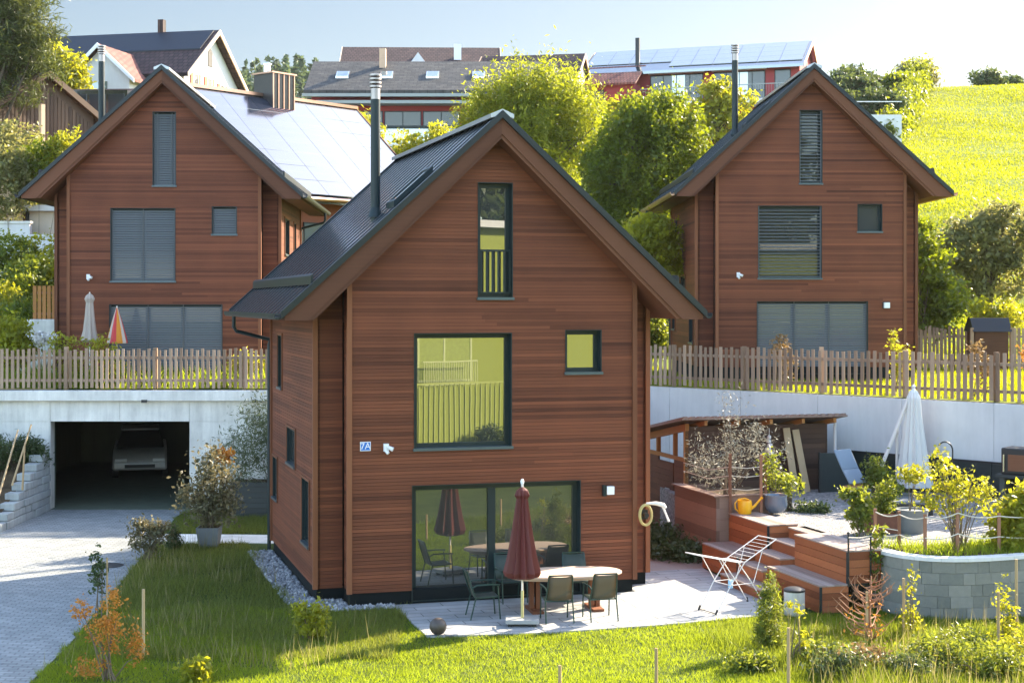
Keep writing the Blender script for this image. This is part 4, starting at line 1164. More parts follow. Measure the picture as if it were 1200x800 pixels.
while s_ < CL - .02:
    a0, d0 = at_(s_ + .003); a1, d1 = at_(min(CL, s_ + .497)); n0 = Vector((-d0.y, d0.x, 0)); n1 = Vector((-d1.y, d1.x, 0))
    am, dm = at_((s_ + .25)); nm = Vector((-dm.y, dm.x, 0))
    for (x0, y0, x1, y1) in ((a0, n0, am, nm), (am, nm, a1, n1)):
        if (x1 - x0).length < .02: continue
        q = [x0 - y0 * .02 - cb, x1 - y1 * .02 - cb, x1 + y1 * .27 - cb, x0 + y0 * .27 - cb]; q = [Vector((p.x, p.y, 0)) for p in q]
        mb.hexa([p + Vector((0, 0, 1.102)) for p in q] + [p + Vector((0, 0, 1.172)) for p in q])
    s_ += .5
mb.build('coping', CONCW, cw)
# soil bed inside the curve
slab('bed_ground', [P(u + .35, v + .3 + .05 * (i > 5))[:2] for i, (u, v) in enumerate(curve)] + [P(20, -2.2)[:2], P(13, -2.75)[:2], P(11.4, -2.7)[:2], P(10.5, -2.55)[:2]], 1.0, 1.165, SOIL)

# wooden benches and steps, all square to the house
def uvbox(mb, u0, u1, v0, v1, z0, z1, o):
    ps = [P(u0, v0), P(u1, v0), P(u1, v1), P(u0, v1)]
    mb.hexa([(p[0] - o[0], p[1] - o[1], z0 - o[2]) for p in ps] + [(p[0] - o[0], p[1] - o[1], z1 - o[2]) for p in ps])
def board_box(name, label, u0, u1, v0, v1, z0, z1, group=None, rows=None, top=DECKTOP, side=DECK):
    """bench or step: boarded sides, plank top"""
    o = P(u0, v0, z0); t = thing(name, label, 'deck bench' if 'bench' in name else 'steps', o, 0, group)
    mb = MB(); n = rows or max(1, round((z1 - z0 - .03) / .14)); hh = (z1 - z0 - .03) / n
    for k in range(n):
        a, b = z0 + k * hh + .005, z0 + (k + 1) * hh - .003
        uvbox(mb, u0, u0 + .025, v0 + .03, v1, a, b, o); uvbox(mb, u0 + .0, u1, v0, v0 + .028, a, b, o)
        uvbox(mb, u0 + .026, u1, v1 - .025, v1 - .001, a, b, o)
    mb.build('side_board', side, t)
    mb = MB(); uvbox(mb, u0 + .03, u1 - .005, v0 + .035, v1 - .03, z0 - .05, z1 - .032, o); mb.build('core', BLACK, t)
    mb = MB(); uvbox(mb, u0 - .012, u0 + .03, v0 - .012, v0 + .03, z0, z1 - .03, o); mb.build('corner_post', FRAME, t)
    mb = MB(); nb = max(2, round((u1 - u0) / .14)); w_ = (u1 - u0 + .02) / nb
    for k in range(nb): uvbox(mb, u0 - .02 + k * w_ + .003, u0 - .02 + (k + 1) * w_ - .003, v0 - .02, v1 + .0, z1 - .028, z1, o)
    mb.build('top_board', top, t)
    return t
board_box('deck_bench', 'upper orange wooden bench carrying the yellow watering can', 9.24, 9.95, .5, 2.55, .55, 1.20)
board_box('deck_bench', 'low brown wooden bench below the watering can and behind the drying rack', 8.5, 9.235, .45, 2.35, .02, .58)
board_box('deck_bench', 'upper brown wooden bench with a sunlit top beside the curved block wall', 9.2, 9.93, -3.1, -.85, .55, 1.20)
board_box('deck_bench', 'lower brown wooden bench with grey plank top in front of the steel bin', 8.6, 9.195, -3.15, -.80, .02, .56)
o = P(8.0, -.8); st_ = thing('deck_stairs', 'wooden stairs climbing between the benches to the gravel terrace', 'steps', o)
mb = MB(); mt = MB()
for i in range(5):
    u0 = 8.08 + .40 * i; z1 = .23 * (i + 1); v0 = -.795 if i else -1.6; u1 = u0 + .395
    if i == 0: u1 = 8.47
    uvbox(mb, u0 + .02, u1 + (.0 if i < 4 else .2), v0, .44, 0. if i < 2 else z1 - .46, z1 - .032, o)
    for k in range(3): uvbox(mt, u0 + k * (u1 - u0 + .03) / 3, u0 + (k + 1) * (u1 - u0 + .03) / 3 - .008, v0, .44, z1 - .03, z1, o)
mb.build('riser', DECK, st_); mt.build('tread', DECKTOP, st_)
# timber crib bed in front of the shed
o = P(8.95, 2.6); cr = thing('raised_bed', 'raised timber bed in front of the shed holding the silvery shrub', 'raised bed', o)
mb = MB()
for k in range(6):
    z0 = .02 + k * .255; z1 = z0 + .25
    uvbox(mb, 8.95, 9.03, 2.6, 5.1, z0, z1, o); uvbox(mb, 9.031, 10.6, 2.6, 2.68, z0, z1, o); uvbox(mb, 9.031, 9.8, 5.02, 5.1, z0, z1, o)
mb.build('board', CRIBW, cr)
mb = MB(); uvbox(mb, 8.88, 9.14, 2.55, 5.15, 1.551, 1.59, o); uvbox(mb, 9.141, 10.6, 2.55, 2.75, 1.551, 1.59, o); mb.build('cap', CRIBW, cr)
mb = MB(); uvbox(mb, 9.05, 10.9, 2.7, 5.0, .0, 1.46, o); mb.build('soil', SOIL, cr)

# garden shed: mono-pitch roof, boarded door facing the path
o = P(9.76, 6.4); sh = thing('garden_shed', 'dark wooden garden shed with slatted door and sloping tiled roof', 'shed', o, HT)
def sF(u, v, z): return (u - 9.76, v - 6.4, z)
mb = MB()
clad(mb, (lambda a, w_, z: sF(a, 6.4 - w_, z)), 0., 2.86, lambda z: (9.76, 13.75), [], .13, .02, .05)
clad(mb, (lambda a, w_, z: sF(13.75 + w_, a, z)), 0., 2.5, lambda z: (6.4, 9.3), [], .13, .02, .05)
mb.build('wall', DARKWOOD, sh)
mb = MB(); fl = lambda a, w_, z: sF(9.76 - w_, a, z)
clad(mb, fl, 0., 2.05, lambda z: (6.46, 9.35), [(7.15, 8.25, 0., 2.05)], .15, .02, .05); mb.build('wall', DOORWOOD, sh)
mb = MB(); clad(mb, (lambda a, w_, z: sF(9.76 - w_ - .02, a, z)), .06, 1.86, lambda z: (7.16, 8.24), [], .15, .02, .05)
do = mb.build('door', DOORWOOD, sh)
mb = MB(); mb.fbox(fl, 7.3, 7.62, .03, .06, 1.15, 1.19); mb.build('handle', STEEL, do)
mb = MB()
zt = lambda v: 2.98 - (v - 6.4) * .165
for v in (6.4, 7.1, 8.28, 9.28): mb.fbox(fl, v, v + .09, -.09, .012, (2.05 if v > 6.5 else .0), zt(v) - .06)
mb.prism([(6.36, zt(6.36) - .05), (9.4, zt(9.4) - .05), (9.4, zt(9.4) - .23), (6.36, zt(6.36) - .23)], (-.09, .016), lambda p, q, a: fl(p, a, q))
mb.fbox(fl, 6.4, 9.36, -.03, .02, 1.96, 2.06)
mb.build('timber_frame', ORANGEWOOD, sh)
mb = MB(); 
for u in np.arange(10.1, 13.8, .9): mb.prism([(5.95, zt(5.95) - .02), (9.5, zt(9.5) - .02), (9.5, zt(9.5) - .14), (5.95, zt(5.95) - .14)], (u, u + .08), lambda p, q, a: sF(a, p, q))
mb.build('rafter', ORANGEWOOD, sh)
mb = MB(); mb.prism([(5.85, zt(5.85) + .0), (9.6, zt(9.6) + .0), (9.6, zt(9.6) + .04), (5.85, zt(5.85) + .04)], (9.45, 14.05), lambda p, q, a: sF(a, p, q))
u = 9.5
while u < 14.:
    mb.prism([(5.85, zt(5.85) + .041), (9.6, zt(9.6) + .041), (9.6, zt(9.6) + .085), (5.85, zt(5.85) + .085)], (u, u + .10), lambda p, q, a: sF(a, p, q)); u += .2
mb.build('roof', SHEDROOF, sh)
mb = MB(); mb.tube([sF(13.92, 6.3, 2.9), sF(13.92, 6.3, 1.3), sF(13.86, 6.1, 1.22)], .04, 8); mb.build('downpipe', CONCW, sh, smooth=True)
# things leaning on / hanging from the shed
for i, (u0, lab) in enumerate(((12.62, 'left one of two pale planks leaning on the shed front'), (12.86, 'right one of two pale planks leaning on the shed front'))):
    t = thing('plank', lab, 'plank', P(u0, 5.95, TZ), 0, 'pale planks leaning on the shed')
    mb = MB(); a = Vector(P(u0 + .08 * i, 5.95)) - Vector(P(u0, 5.95)); b = Vector(P(u0 - .08 + .02 * i, 6.33, 1.62 - .05 * i)) - Vector(P(u0, 5.95))
    mb.bar(a, b, .19, .035, up=(0.28, -.96, 0)); mb.build('board', PLANK, t)
mb = MB(); q = P(11.95, 6.1); mb.tube([(q[0], q[1], 2.80), (q[0], q[1], 2.62)], .008, 6)
for k in range(5): mb.lathe([(.02, 0), (.05 + .01 * k, -.03), (.05 + .012 * k, -.09), (.03, -.1)], (q[0] + .01 * k * (-1) ** k, q[1], 2.62 - k * .1), 10)
tag(mb.build('wind_chime', RACKW, smooth=True), 'pale wind chime hanging under the shed eave', 'wind chime')

# black membrane wall along the retaining wall
mw = thing('membrane_wall', 'low black sheet wall at the foot of the pale retaining wall', 'wall', tuple(RWp(11.5, .25, TZ)))
oo = RWp(11.5, .25, TZ); mb = MB()
ks = list(np.arange(11.2, 26., .9))
for i, (k0, k1) in enumerate(zip(ks, ks[1:])):
    z1 = .86 - .004 * i; q0, q1 = RWp(k0, .22 + .03 * (i % 2)) - oo, RWp(k1 - .01, .22 + .03 * (i % 3)) - oo
    e = WN * .05
    q = [Vector((p.x, p.y, 0)) for p in (q0, q1, q1 + e, q0 + e)]
    mb.hexa([p for p in q] + [p + Vector((0, 0, z1)) for p in q])
mb.build('sheet', MEMBRANE, mw)
mb = MB(); a, b = RWp(11.2, .26) - oo, RWp(25.7, .26) - oo; mb.bar((a.x, a.y, .88), (b.x, b.y, .84), .05); mb.build('rail', BLACK, mw)
# dark board panel behind the lounger
t = thing('privacy_screen', 'upright black screen between the planks and the lounger', 'screen', P(13.3, 5.75, TZ), HT)
mb = MB(); mb.box(-.08, .78, 0, .05, 0, 1.0); mb.build('sheet', MEMBRANE, t, bevel=.01)
mb = MB(); mb.box(-.12, -.081, -.01, .06, 0, 1.03); mb.box(.781, .82, -.01, .06, 0, 1.03); mb.build('post', BLACK, t)

# sun lounger tipped up
lo = thing('sun_lounger', 'blue-grey sun lounger standing on the gravel with its back raised', 'lounger', P(13.1, 4.0, TZ), HT + R(8))
mb = MB(); pts = [(.3, -.1, .38), (.24, .0, .40), (.13, .16, .74), (-.04, .28, 1.22)]
for i in range(3):
    a, b = Vector(pts[i]), Vector(pts[i + 1]); e = Vector((.27, .03, 0)); n_ = Vector((0, -.03, .03))
    if i == 0: continue
    mb.hexa([a - e, a + e, b + e, b - e, a - e + n_, a + e + n_, b + e + n_, b - e + n_])
mb.build('back_cloth', LOUNGE, lo, bevel=.015)
mb = MB(); mb.hexa([(-.25, -.42, .30), (.85, -.28, .34), (.85, .12, .38), (-.20, .02, .34), (-.25, -.42, .34), (.85, -.28, .38), (.85, .12, .42), (-.20, .02, .38)]); mb.build('seat_board', ORANGEWOOD, lo)
for (x, y) in ((-.2, -.36), (.78, -.25), (.78, .08), (-.15, -.02)):
    mb = MB(); mb.tube([(x, y, 0), (x, y, .31)], .015, 6); mb.build('leg', BLACK, lo)
mb = MB(); mb.tube([(-.1, .0, .34), (.25, .1, .55), (.45, -.02, .5)], .018, 6); mb.build('armrest', BLACK, lo)

# white cantilever parasol, folded
cp = thing('parasol', 'folded white cantilever parasol with slanted arm in front of the pale wall', 'parasol', (10.0, 39.2, TZ))
def folds(n, depth):
    return lambda k, i: 1 + depth * (1 if k % 2 else -1) * min(1, .25 + i * .25)
mb = MB(); mb.lathe([(.02, 2.68), (.10, 2.60), (.16, 2.45), (.17, 2.3), (.19, 2.0), (.25, 1.5), (.33, .9), (.42, .35), (.45, .2), (.40, .2)], (.17, 0, 0), 26, folds(13, .12)); mb.build('canopy', WHITECLOTH, cp)
mb = MB(); mb.lathe([(.015, 2.66), (.05, 2.70), (.05, 2.74), (.01, 2.78)], (.17, 0, 0), 10); mb.build('finial', WHITE, cp, smooth=True)
mb = MB(); mb.tube([(.12, 0, 2.62), (-.35, -.02, 1.45), (-.80, -.05, .35)], .05, 8); mb.build('arm', RACKW, cp, smooth=True)
mb = MB(); mb.tube([(-.22, .12, .0), (-.22, .12, 1.75)], .04, 8); mb.bar((-.22, .12, 1.7), (-.36, -.02, 1.42), .05); mb.build('mast', RACKW, cp, smooth=True)
mb = MB(); mb.box(-.6, .2, -.3, .5, 0, .08); mb.build('base', POTGREY, cp, bevel=.02)

# brick stove at the right edge
sv = thing('outdoor_stove', 'dark outdoor stove with chimney by the pale wall at the right edge', 'stove', (12.05, 36.3, TZ), R(-40))
mb = MB(); mb.box(-.55, .9, -.35, .35, 0, .18); mb.box(-.5, -.38, -.33, .35, .181, .75); mb.box(.75, .87, -.33, .35, .181, .75); mb.box(-.379, .749, .2, .35, .181, .75); mb.build('hearth', GREYWOOD, sv)
mb = MB(); mb.box(-.58, .95, -.4, .38, .752, .83); mb.build('shelf', GREYWOOD, sv)
mb = MB(); mb.box(-.48, .85, -.30, .33, .831, 1.45); mb.build('oven', BLACK, sv, bevel=.03)
mb = MB(); mb.box(-.3, .55, -.325, -.301, .92, 1.3); mb.build('oven_door', DOORWOOD, sv)
mb = MB()
for x in (-.4, .62): mb.tube([(x, -.33, .9), (x, -.33, 1.3)], .03, 8)
mb.build('handle', STEEL, sv)
mb = MB(); mb.box(.05, .5, -.05, .28, 1.451, 2.55); mb.build('chimney', BLACK, sv)
mb = MB()
for k in range(5): mb.tube([(-.2 + k * .16, .05, .2), (-.2 + k * .16, .05, .62)], .05, 8)
mb.build('firewood', PLANK, sv)
# arched rod
mb = MB(); mb.tube([(10.25, 36.0, TZ)] + [(10.25, 36.0, TZ + 1.2)] + [(10.25 - .18 + .18 * math.cos(a), 36.0, 2.55 + .22 * math.sin(a)) for a in np.linspace(0, PI * .8, 9)], .018, 7)
tag(mb.build('garden_arch_rod', BLACK, smooth=True), 'thin black rod bent into a hook behind the yellow-leaved sapling', 'garden hook')

# containers on the terrace
def pot(name, label, loc, prof, mat, n=24):
    t = thing(name, label, 'pot', loc); mb = MB(); mb.lathe(prof, (0, 0, 0), n); mb.build('tub', mat, t, smooth=True)
    mb = MB(); r = prof[-3][0]; mb.lathe([(r * .9, prof[-3][1] - .07), (r * .9, prof[-3][1] - .05)], (0, 0, 0), n); mb.build('soil', SOIL, t); return t
pot('glazed_pot', 'round blue-grey glazed pot on the bench edge beside the watering can', (6.05, 35.5, 1.2), [(.16, 0), (.24, .08), (.27, .2), (.25, .34), (.265, .40), (.24, .40), (.23, .36)], POTBLUE)
pot('planter_tub', 'big round grey tub with a small tree on the gravel', (8.45, 32.7, TZ), [(.25, 0), (.29, .1), (.33, .42), (.35, .5), (.31, .5), (.30, .46)], POTGREY)
pc = thing('planter_crate', 'rust-brown rectangular planter with herbs beside the round grey tub', 'planter', (7.8, 32.7, TZ), R(5))
mb = MB(); mb.box(-.3, .3, -.2, -.17, 0, .42); mb.box(-.3, .3, .17, .2, 0, .42); mb.box(-.3, -.27, -.17, .17, 0, .42); mb.box(.27, .3, -.17, .17, 0, .42); mb.build('side', plain('rust_brown', (.17, .065, .04), rough=.8, var=.35, scale=9.), pc, bevel=.008)
mb = MB(); mb.box(-.268, .268, -.168, .168, 0, .36); mb.build('soil', SOIL, pc)
bb = thing('black_tray', 'low black crate on the shaded gravel behind the rope posts', 'crate', (9.2, 35.6, TZ), R(-10))
mb = MB(); mb.box(-.45, .45, -.25, .25, 0, .10); mb.box(-.45, .45, -.25, -.22, .101, .26); mb.box(-.45, -.42, -.22, .25, .101, .26); mb.box(.42, .45, -.22, .25, .101, .26); mb.build('crate_side', BLACK, bb, bevel=.01)
mb = MB(); mb.box(-.43, .43, -.21, .26, .27, .30); mb.build('lid', POTGREY, bb, bevel=.01)

# rope posts along the curved wall
posts = [(7.24, 30.85, 1.9, 'leftmost reddish rope post, where the curved block wall begins'), (7.66, 30.62, 1.88, 'reddish rope post in front of the rust-brown planter'), (8.02, 30.05, 1.9, 'reddish rope post in front of the round grey tub'),
         (8.62, 29.95, 2.0, 'paler rope post by the yellow-leaved sapling trunk'), (9.47, 30.1, 1.92, 'dark rope post at the left of the big sunlit bush')]
rp = []
for (x, y, zt_, lab) in posts:
    mb = MB(); mb.box(-.028, .028, -.028, .028, 0, zt_ - 1.1); o = mb.build('rope_post', POSTW); o.location = (x, y, 1.1); tag(o, lab, 'post', 'rope posts along the curved wall'); rp.append(Vector((x, y, zt_)))
rp.append(Vector((10.6, 30.4, 1.95)))
mb = MB(); mb.box(-.028, .028, -.028, .028, 0, .85); o = mb.build('rope_post', POSTW); o.location = (10.6, 30.4, 1.1); tag(o, 'rightmost rope post, half hidden in the sunlit bush', 'post', 'rope posts along the curved wall')
for dz, lab in ((-.06, 'upper pale rope strung along the posts on the curved wall'), (-.46, 'lower pale rope strung along the posts on the curved wall')):
    mb = MB(); pts = []
    for a, b in zip(rp, rp[1:]):
        for k in range(6): q = a.lerp(b, k / 6.); pts.append((q.x, q.y - .03, q.z + dz - .06 * math.sin(PI * k / 6.)))
    pts.append((rp[-1].x, rp[-1].y - .03, rp[-1].z + dz)); mb.tube(pts, .012, 6); tag(mb.build('rope', ROPE, smooth=True), lab, 'rope')
for x, y, z0, z1, lab in ((6.46, 29.72, .55, 1.58, 'slim black rod at the corner of the upper brown bench'), (6.98, 30.12, .0, 1.5, 'slim black rod between the bench end and the curved block wall')):
    mb = MB(); mb.tube([(0, 0, 0), (0, 0, z1 - z0)], .018, 6); mb.sphere((0, 0, z1 - z0), .03, 8, 6); o = mb.build('garden_rod', BLACK, smooth=True); o.location = (x, y, z0); tag(o, lab, 'rod')
mb = MB(); mb.tube([(6.46, 29.7, 1.5), (6.72, 29.92, 1.46), (6.98, 30.1, 1.47), (7.24, 30.82, 1.55), (7.66, 30.6, 1.5)], .010, 6); tag(mb.build('rope', ROPE), 'short pale rope from the black rods to the first rope posts', 'rope')
# crib posts with string
for u, v, h_, lab in ((9.25, 2.5, 1.15, 'thick reddish post right behind the watering can'), (9.6, 3.3, .9, 'thin brown post inside the silvery shrub'), (9.95, 2.35, 1.12, 'reddish post at the right of the watering can spout'), (10.35, 2.95, 1.0, 'brown post between the silvery shrub and the blue-grey pot')):
    mb = MB(); mb.box(-.03, .03, -.03, .03, 0, h_ + .3); o = mb.build('bed_post', POSTW); q = P(u, v, 1.1); o.location = q; tag(o, lab, 'post', 'posts of the raised bed')
mb = MB()
for z in (1.75, 2.05, 2.25):
    pts = [P(8.97, 4.6, z - .1), P(9.1, 3.4, z - .16), P(9.25, 2.5, z), P(9.6, 2.38, z - .03), P(9.95, 2.35, z), P(10.35, 2.95, z)]
    mb.tube(pts, .009, 5)
tag(mb.build('bed_string', ROPE), 'pale strings stretched between the raised bed posts', 'string')

# yellow watering can
wc = thing('watering_can', 'bright yellow watering can standing on the upper orange bench', 'watering can', P(9.52, 2.3, 1.2), R(8))
mb = MB(); mb.lathe([(.14, 0), (.15, .02), (.165, .26), (.15, .30), (.12, .30), (.125, .27)], (0, 0, 0), 20); mb.build('body', CANYEL, wc, smooth=True)
mb = MB(); mb.tube([(.10, -.02, .10), (.22, -.03, .17), (.36, -.05, .34), (.40, -.055, .37)], [.045, .032, .022, .04], 10); mb.build('spout', CANYEL, wc, smooth=True)
mb = MB(); mb.tube([(-.15, 0, .05), (-.22, 0, .12), (-.23, 0, .24), (-.15, 0, .33), (0, 0, .35), (.1, 0, .31)], .016, 8); mb.build('handle', CANYEL, wc, smooth=True)

# steel bin
bn = thing('waste_bin', 'round stainless steel bin with black rim on the lawn by the benches', 'bin', (5.4, 29.6, 0))
mb = MB(); mb.lathe([(.19, .03), (.20, .05), (.20, .50), (.19, .50)], (0, 0, 0), 24); mb.build('drum', plain('brushed_bin_steel', (.55, .55, .54), rough=.42, metal=.35), bn, smooth=True)
mb = MB(); mb.lathe([(.205, 0), (.205, .045), (.19, .05)], (0, 0, 0), 24); mb.build('base_ring', BLACK, bn, smooth=True); mb = MB(); mb.lathe([(.206, .49), (.206, .53), (.15, .56), (.02, .57)], (0, 0, 0), 24); mb.build('rim', BLACK, bn, smooth=True)

# drying rack
dr = thing('drying_rack', 'white winged clothes drying rack standing open on the patio', 'drying rack', P(7.25, -2.15, .03), HT + R(14))
def T(mb, *p, r=.011): mb.tube(p, r, 6)
for s_ in (-1, 1):
    mb = MB(); y = s_ * .27
    T(mb, (-.75, y - .12, 0), (-.30, y, .50), (.05, y, .93)); mb.build('leg', RACKW, dr)
    mb = MB(); T(mb, (.62, y + .08, 0), (.22, y, .50), (-.12, y, .93)); mb.build('leg', RACKW, dr)
for s_ in (-1, 1):
    mb = MB()
    if s_ < 0: p0, p1 = Vector((-.12, 0, .93)), Vector((-.98, 0, 1.12))
    else: p0, p1 = Vector((.05, 0, .93)), Vector((.95, .15, 1.28))
    e = Vector((0, .28, 0))
    T(mb, p0 - e, p1 - e); T(mb, p0 + e, p1 + e); T(mb, p1 - e, p1 + e)
    for k in range(7): q = p0.lerp(p1, .08 + k * .13); mb.tube([q - e, q + e], .005, 5)
    mb.build('wing', RACKW, dr)
    q = p0.lerp(p1, .55)
    mb = MB(); T(mb, q - e, (s_ * .26, -.27, .5), r=.008); mb.build('strut', RACKW, dr)
    mb = MB(); T(mb, q + e, (s_ * .26, .27, .5), r=.008); mb.build('strut', RACKW, dr)
mb = MB(); T(mb, (-.30, -.27, .5), (.22, -.27, .5), r=.008); T(mb, (-.30, .27, .5), (.22, .27, .5), r=.008); T(mb, (-.30, -.27, .5), (-.30, .27, .5), r=.008); mb.build('brace', RACKW, dr)
mb = MB()
for k in range(5): mb.tube([(-.10 + k * .03, -.28, .93), (-.10 + k * .03, .28, .93)], .005, 5)
mb.build('rail', RACKW, dr)
mb = MB()
for x, y in ((-.75, -.39), (-.75, .15), (.62, -.19), (.62, .35)): mb.tube([(x - .01, y, 0), (x + .03 * (1 if x < 0 else -1), y, .09)], .02, 8)
T(mb, (-.75, -.39, .02), (-.75, .15, .02), r=.008)
mb.build('rubber_foot', BLACK, dr)
# peg bag on the rack
mb = MB(); q = P(7.05, -2.4, .46); mb.box(q[0] - .04, q[0] + .05, q[1] - .03, q[1] + .03, q[2], q[2] + .16); tag(mb.build('peg_bag', plain('pale_blue_cloth', (.30, .55, .75), rough=.8), bevel=.015), 'small pale blue peg bag hanging on the drying rack', 'peg bag')

# hose reel on the house corner
hr = thing('garden_hose', 'coiled yellow garden hose hung on the right corner of the front house', 'hose', P(6.12, -.06, 1.62), HT)
mb = MB()
for k in range(5):
    r = .19 - .012 * (k % 3); mb.tube([(.72 * r * math.cos(a) + .04, -.07 - .018 * k + .004 * math.sin(3 * a), r * 1.15 * math.sin(a)) for a in np.linspace(0, 2 * PI, 30)], .013, 7)
mb.build('coil', plain('hose_yellow', (.55, .42, .16), rough=.5), hr, smooth=True)
mb = MB(); mb.tube([(.04, 0.0, 0), (.04, -.17, 0)], .05, 12); mb.box(-.04, .12, -.02, .0, -.10, .10); mb.build('holder', BLACK, hr)
mb = MB(); mb.tube([(.05, -.10, .24), (.25, -.14, .24), (.40, -.16, .20), (.46, -.16, .14)], [.02, .04, .05, .03], 10); mb.tube([(.38, -.16, .2), (.46, -.18, .0), (.52, -.18, -.14)], [.025, .02, .025], 8); mb.build('nozzle', RACKW, hr, smooth=True)

# ------------------------------------------------------------------ patio furniture
tb = thing('garden_table', 'oval wooden garden table on the patio under the closed parasol', 'table', (1.0, 30.15, .03), R(12))
mb = MB(); n = 44
ell = [(1.16 * math.copysign(abs(math.cos(a)) ** .85, math.cos(a)), .60 * math.copysign(abs(math.sin(a)) ** .85, math.sin(a))) for a in np.linspace(0, 2 * PI, n, endpoint=False)]
mb.prism(ell, (.70, .735), lambda p, q, a: (p, q, a)); mb.build('tabletop', TABLEW, tb, bevel=.006)
mb = MB(); mb.prism([(p * .9, q * .86) for p, q in ell], (.645, .699), lambda p, q, a: (p, q, a)); mb.build('apron', TABLEW, tb)
for x in (-.58, .62):
    mb = MB(); mb.box(x - .10, x - .02, -.07, .07, .03, .644); mb.box(x + .02, x + .10, -.07, .07, .03, .644); mb.box(x - .11, x + .11, -.36, .36, 0, .05); mb.build('pedestal', TRIM, tb)
def chair_proto():
    c = thing('garden_chair', 'dark green garden chair with armrests at the left end of the table', 'chair', (0, 0, 0), 0, 'dark green garden chairs round the oval table')
    for s_ in (-1, 1):
        x = s_ * .26
        mb = MB(); mb.tube([(x, .25, 0), (x, .22, .42), (x, .20, .62)], .014, 7); mb.build('leg', CHAIRF, c, smooth=True)
        mb = MB(); mb.tube([(x * 1.02, -.32, 0), (x, -.22, .40), (x * .92, -.30, .62), (x * .86, -.38, .90)], .014, 7); mb.build('leg', CHAIRF, c, smooth=True)
        mb = MB(); mb.tube([(x, .20, .62), (x * 1.03, .24, .645), (x * 1.03, .05, .655), (x * 1.0, -.2, .65), (x * .93, -.28, .60)], .016, 7); mb.build('armrest', CHAIRF, c, smooth=True)
    mb = MB(); mb.tube([(-.25, .22, .415), (.25, .22, .415)], .014, 7); mb.tube([(-.25, -.2, .40), (.25, -.2, .40)], .014, 7); 
    for x in (-.245, .245): mb.tube([(x, .22, .42), (x, -.21, .405)], .014, 7)
    mb.build('seat_frame', CHAIRF, c, smooth=True)
    mb = MB(); mb.tube([(-.222, -.385, .905), (.222, -.385, .905)], .016, 7); mb.build('back_rail', CHAIRF, c, smooth=True)
    def cloth(rows, name):
        mb = MB(); V = []; F_ = []
        for (y, z, w_) in rows:
            for k in range(5): x = -w_ + 2 * w_ * k / 4; V.append((x, y, z - .018 * (1 - (x / w_) ** 2)))
        for i in range(len(rows) - 1):
            for k in range(4): F_.append((i * 5 + k, i * 5 + k + 1, (i + 1) * 5 + k + 1, (i + 1) * 5 + k))
        mb._add(V, F_); o = mb.build(name, SLING, c, smooth=True, fix=False)
        so_ = o.modifiers.new('thickness', 'SOLIDIFY'); so_.thickness = .004
    cloth([(.22, .43, .245), (.1, .415, .245), (-.05, .405, .245), (-.2, .41, .243)], 'seat')
    cloth([(-.225, .43, .24), (-.26, .55, .236), (-.31, .70, .228), (-.375, .89, .22)], 'backrest')
    return c
ch = chair_proto()
ch.location = (-.52, 29.45, .03); ch.rotation_euler = (0, 0, R(-78))
dup(ch, (.84, 29.12, .03), R(10), 'dark green garden chair left of centre, its back to the lawn')
dup(ch, (1.66, 29.30, .03), R(14), 'dark green garden chair on the lawn side nearest the table right end')
dup(ch, (1.32, 31.05, .03), R(192), 'dark green garden chair between the table and the house wall, right side')
dup(ch, (-.02, 31.0, .03), R(200), 'dark green garden chair by the glass door behind the closed red parasol')
pa = thing('parasol', 'closed wine-red parasol standing at the patio table', 'parasol', (.19, 28.72, .03))
mb = MB(); mb.lathe([(.018, .10), (.022, 2.60)], (0, 0, 0), 12); mb.build('pole', RACKW, pa, smooth=True)
mb = MB(); mb.lathe([(.028, .10), (.028, .62), (.022, .64)], (0, 0, 0), 12); mb.build('pole_sleeve', plain('yellow_grey_metal', (.45, .38, .16), rough=.4), pa, smooth=True)
mb = MB(); mb.lathe([(.02, 2.56), (.10, 2.50), (.12, 2.40), (.09, 2.34), (.12, 2.1), (.17, 1.7), (.24, 1.25), (.30, .98), (.27, .90), (.16, .86), (.05, .88)], (0, 0, 0), 22, lambda k, i: 1 + (.20 if k % 2 else -.16) * (1 if i > 1 else .3)); mb.build('canopy', REDCLOTH, pa)
mb = MB(); mb.lathe([(.012, 2.58), (.03, 2.62), (.036, 2.66), (.02, 2.70), (.004, 2.71)], (0, 0, 0), 10); mb.build('finial', WHITE, pa, smooth=True)
mb = MB(); mb.box(-.31, .31, -.24, .24, .055, .13); mb.build('base_slab', plain('base_slab_grey', (.30, .30, .29), rough=.8, bump=.2), pa, bevel=.01)
for x in (-.22, .22): 
    for y in (-.16, .16): mb = MB(); mb.box(x - .04, x + .04, y - .03, y + .03, 0, .054); mb.build('base_foot', BLACK, pa)
mb = MB(); mb.sphere((0, 0, .155), .155, 20, 14); o = mb.build('garden_ball', plain('brown_stone_ball', (.075, .055, .045), rough=.45, var=.3, bump=.2), smooth=True); o.location = (-1.33, 27.85, .03); tag(o, 'dark brown ball lying on the left front patio corner', 'ball')

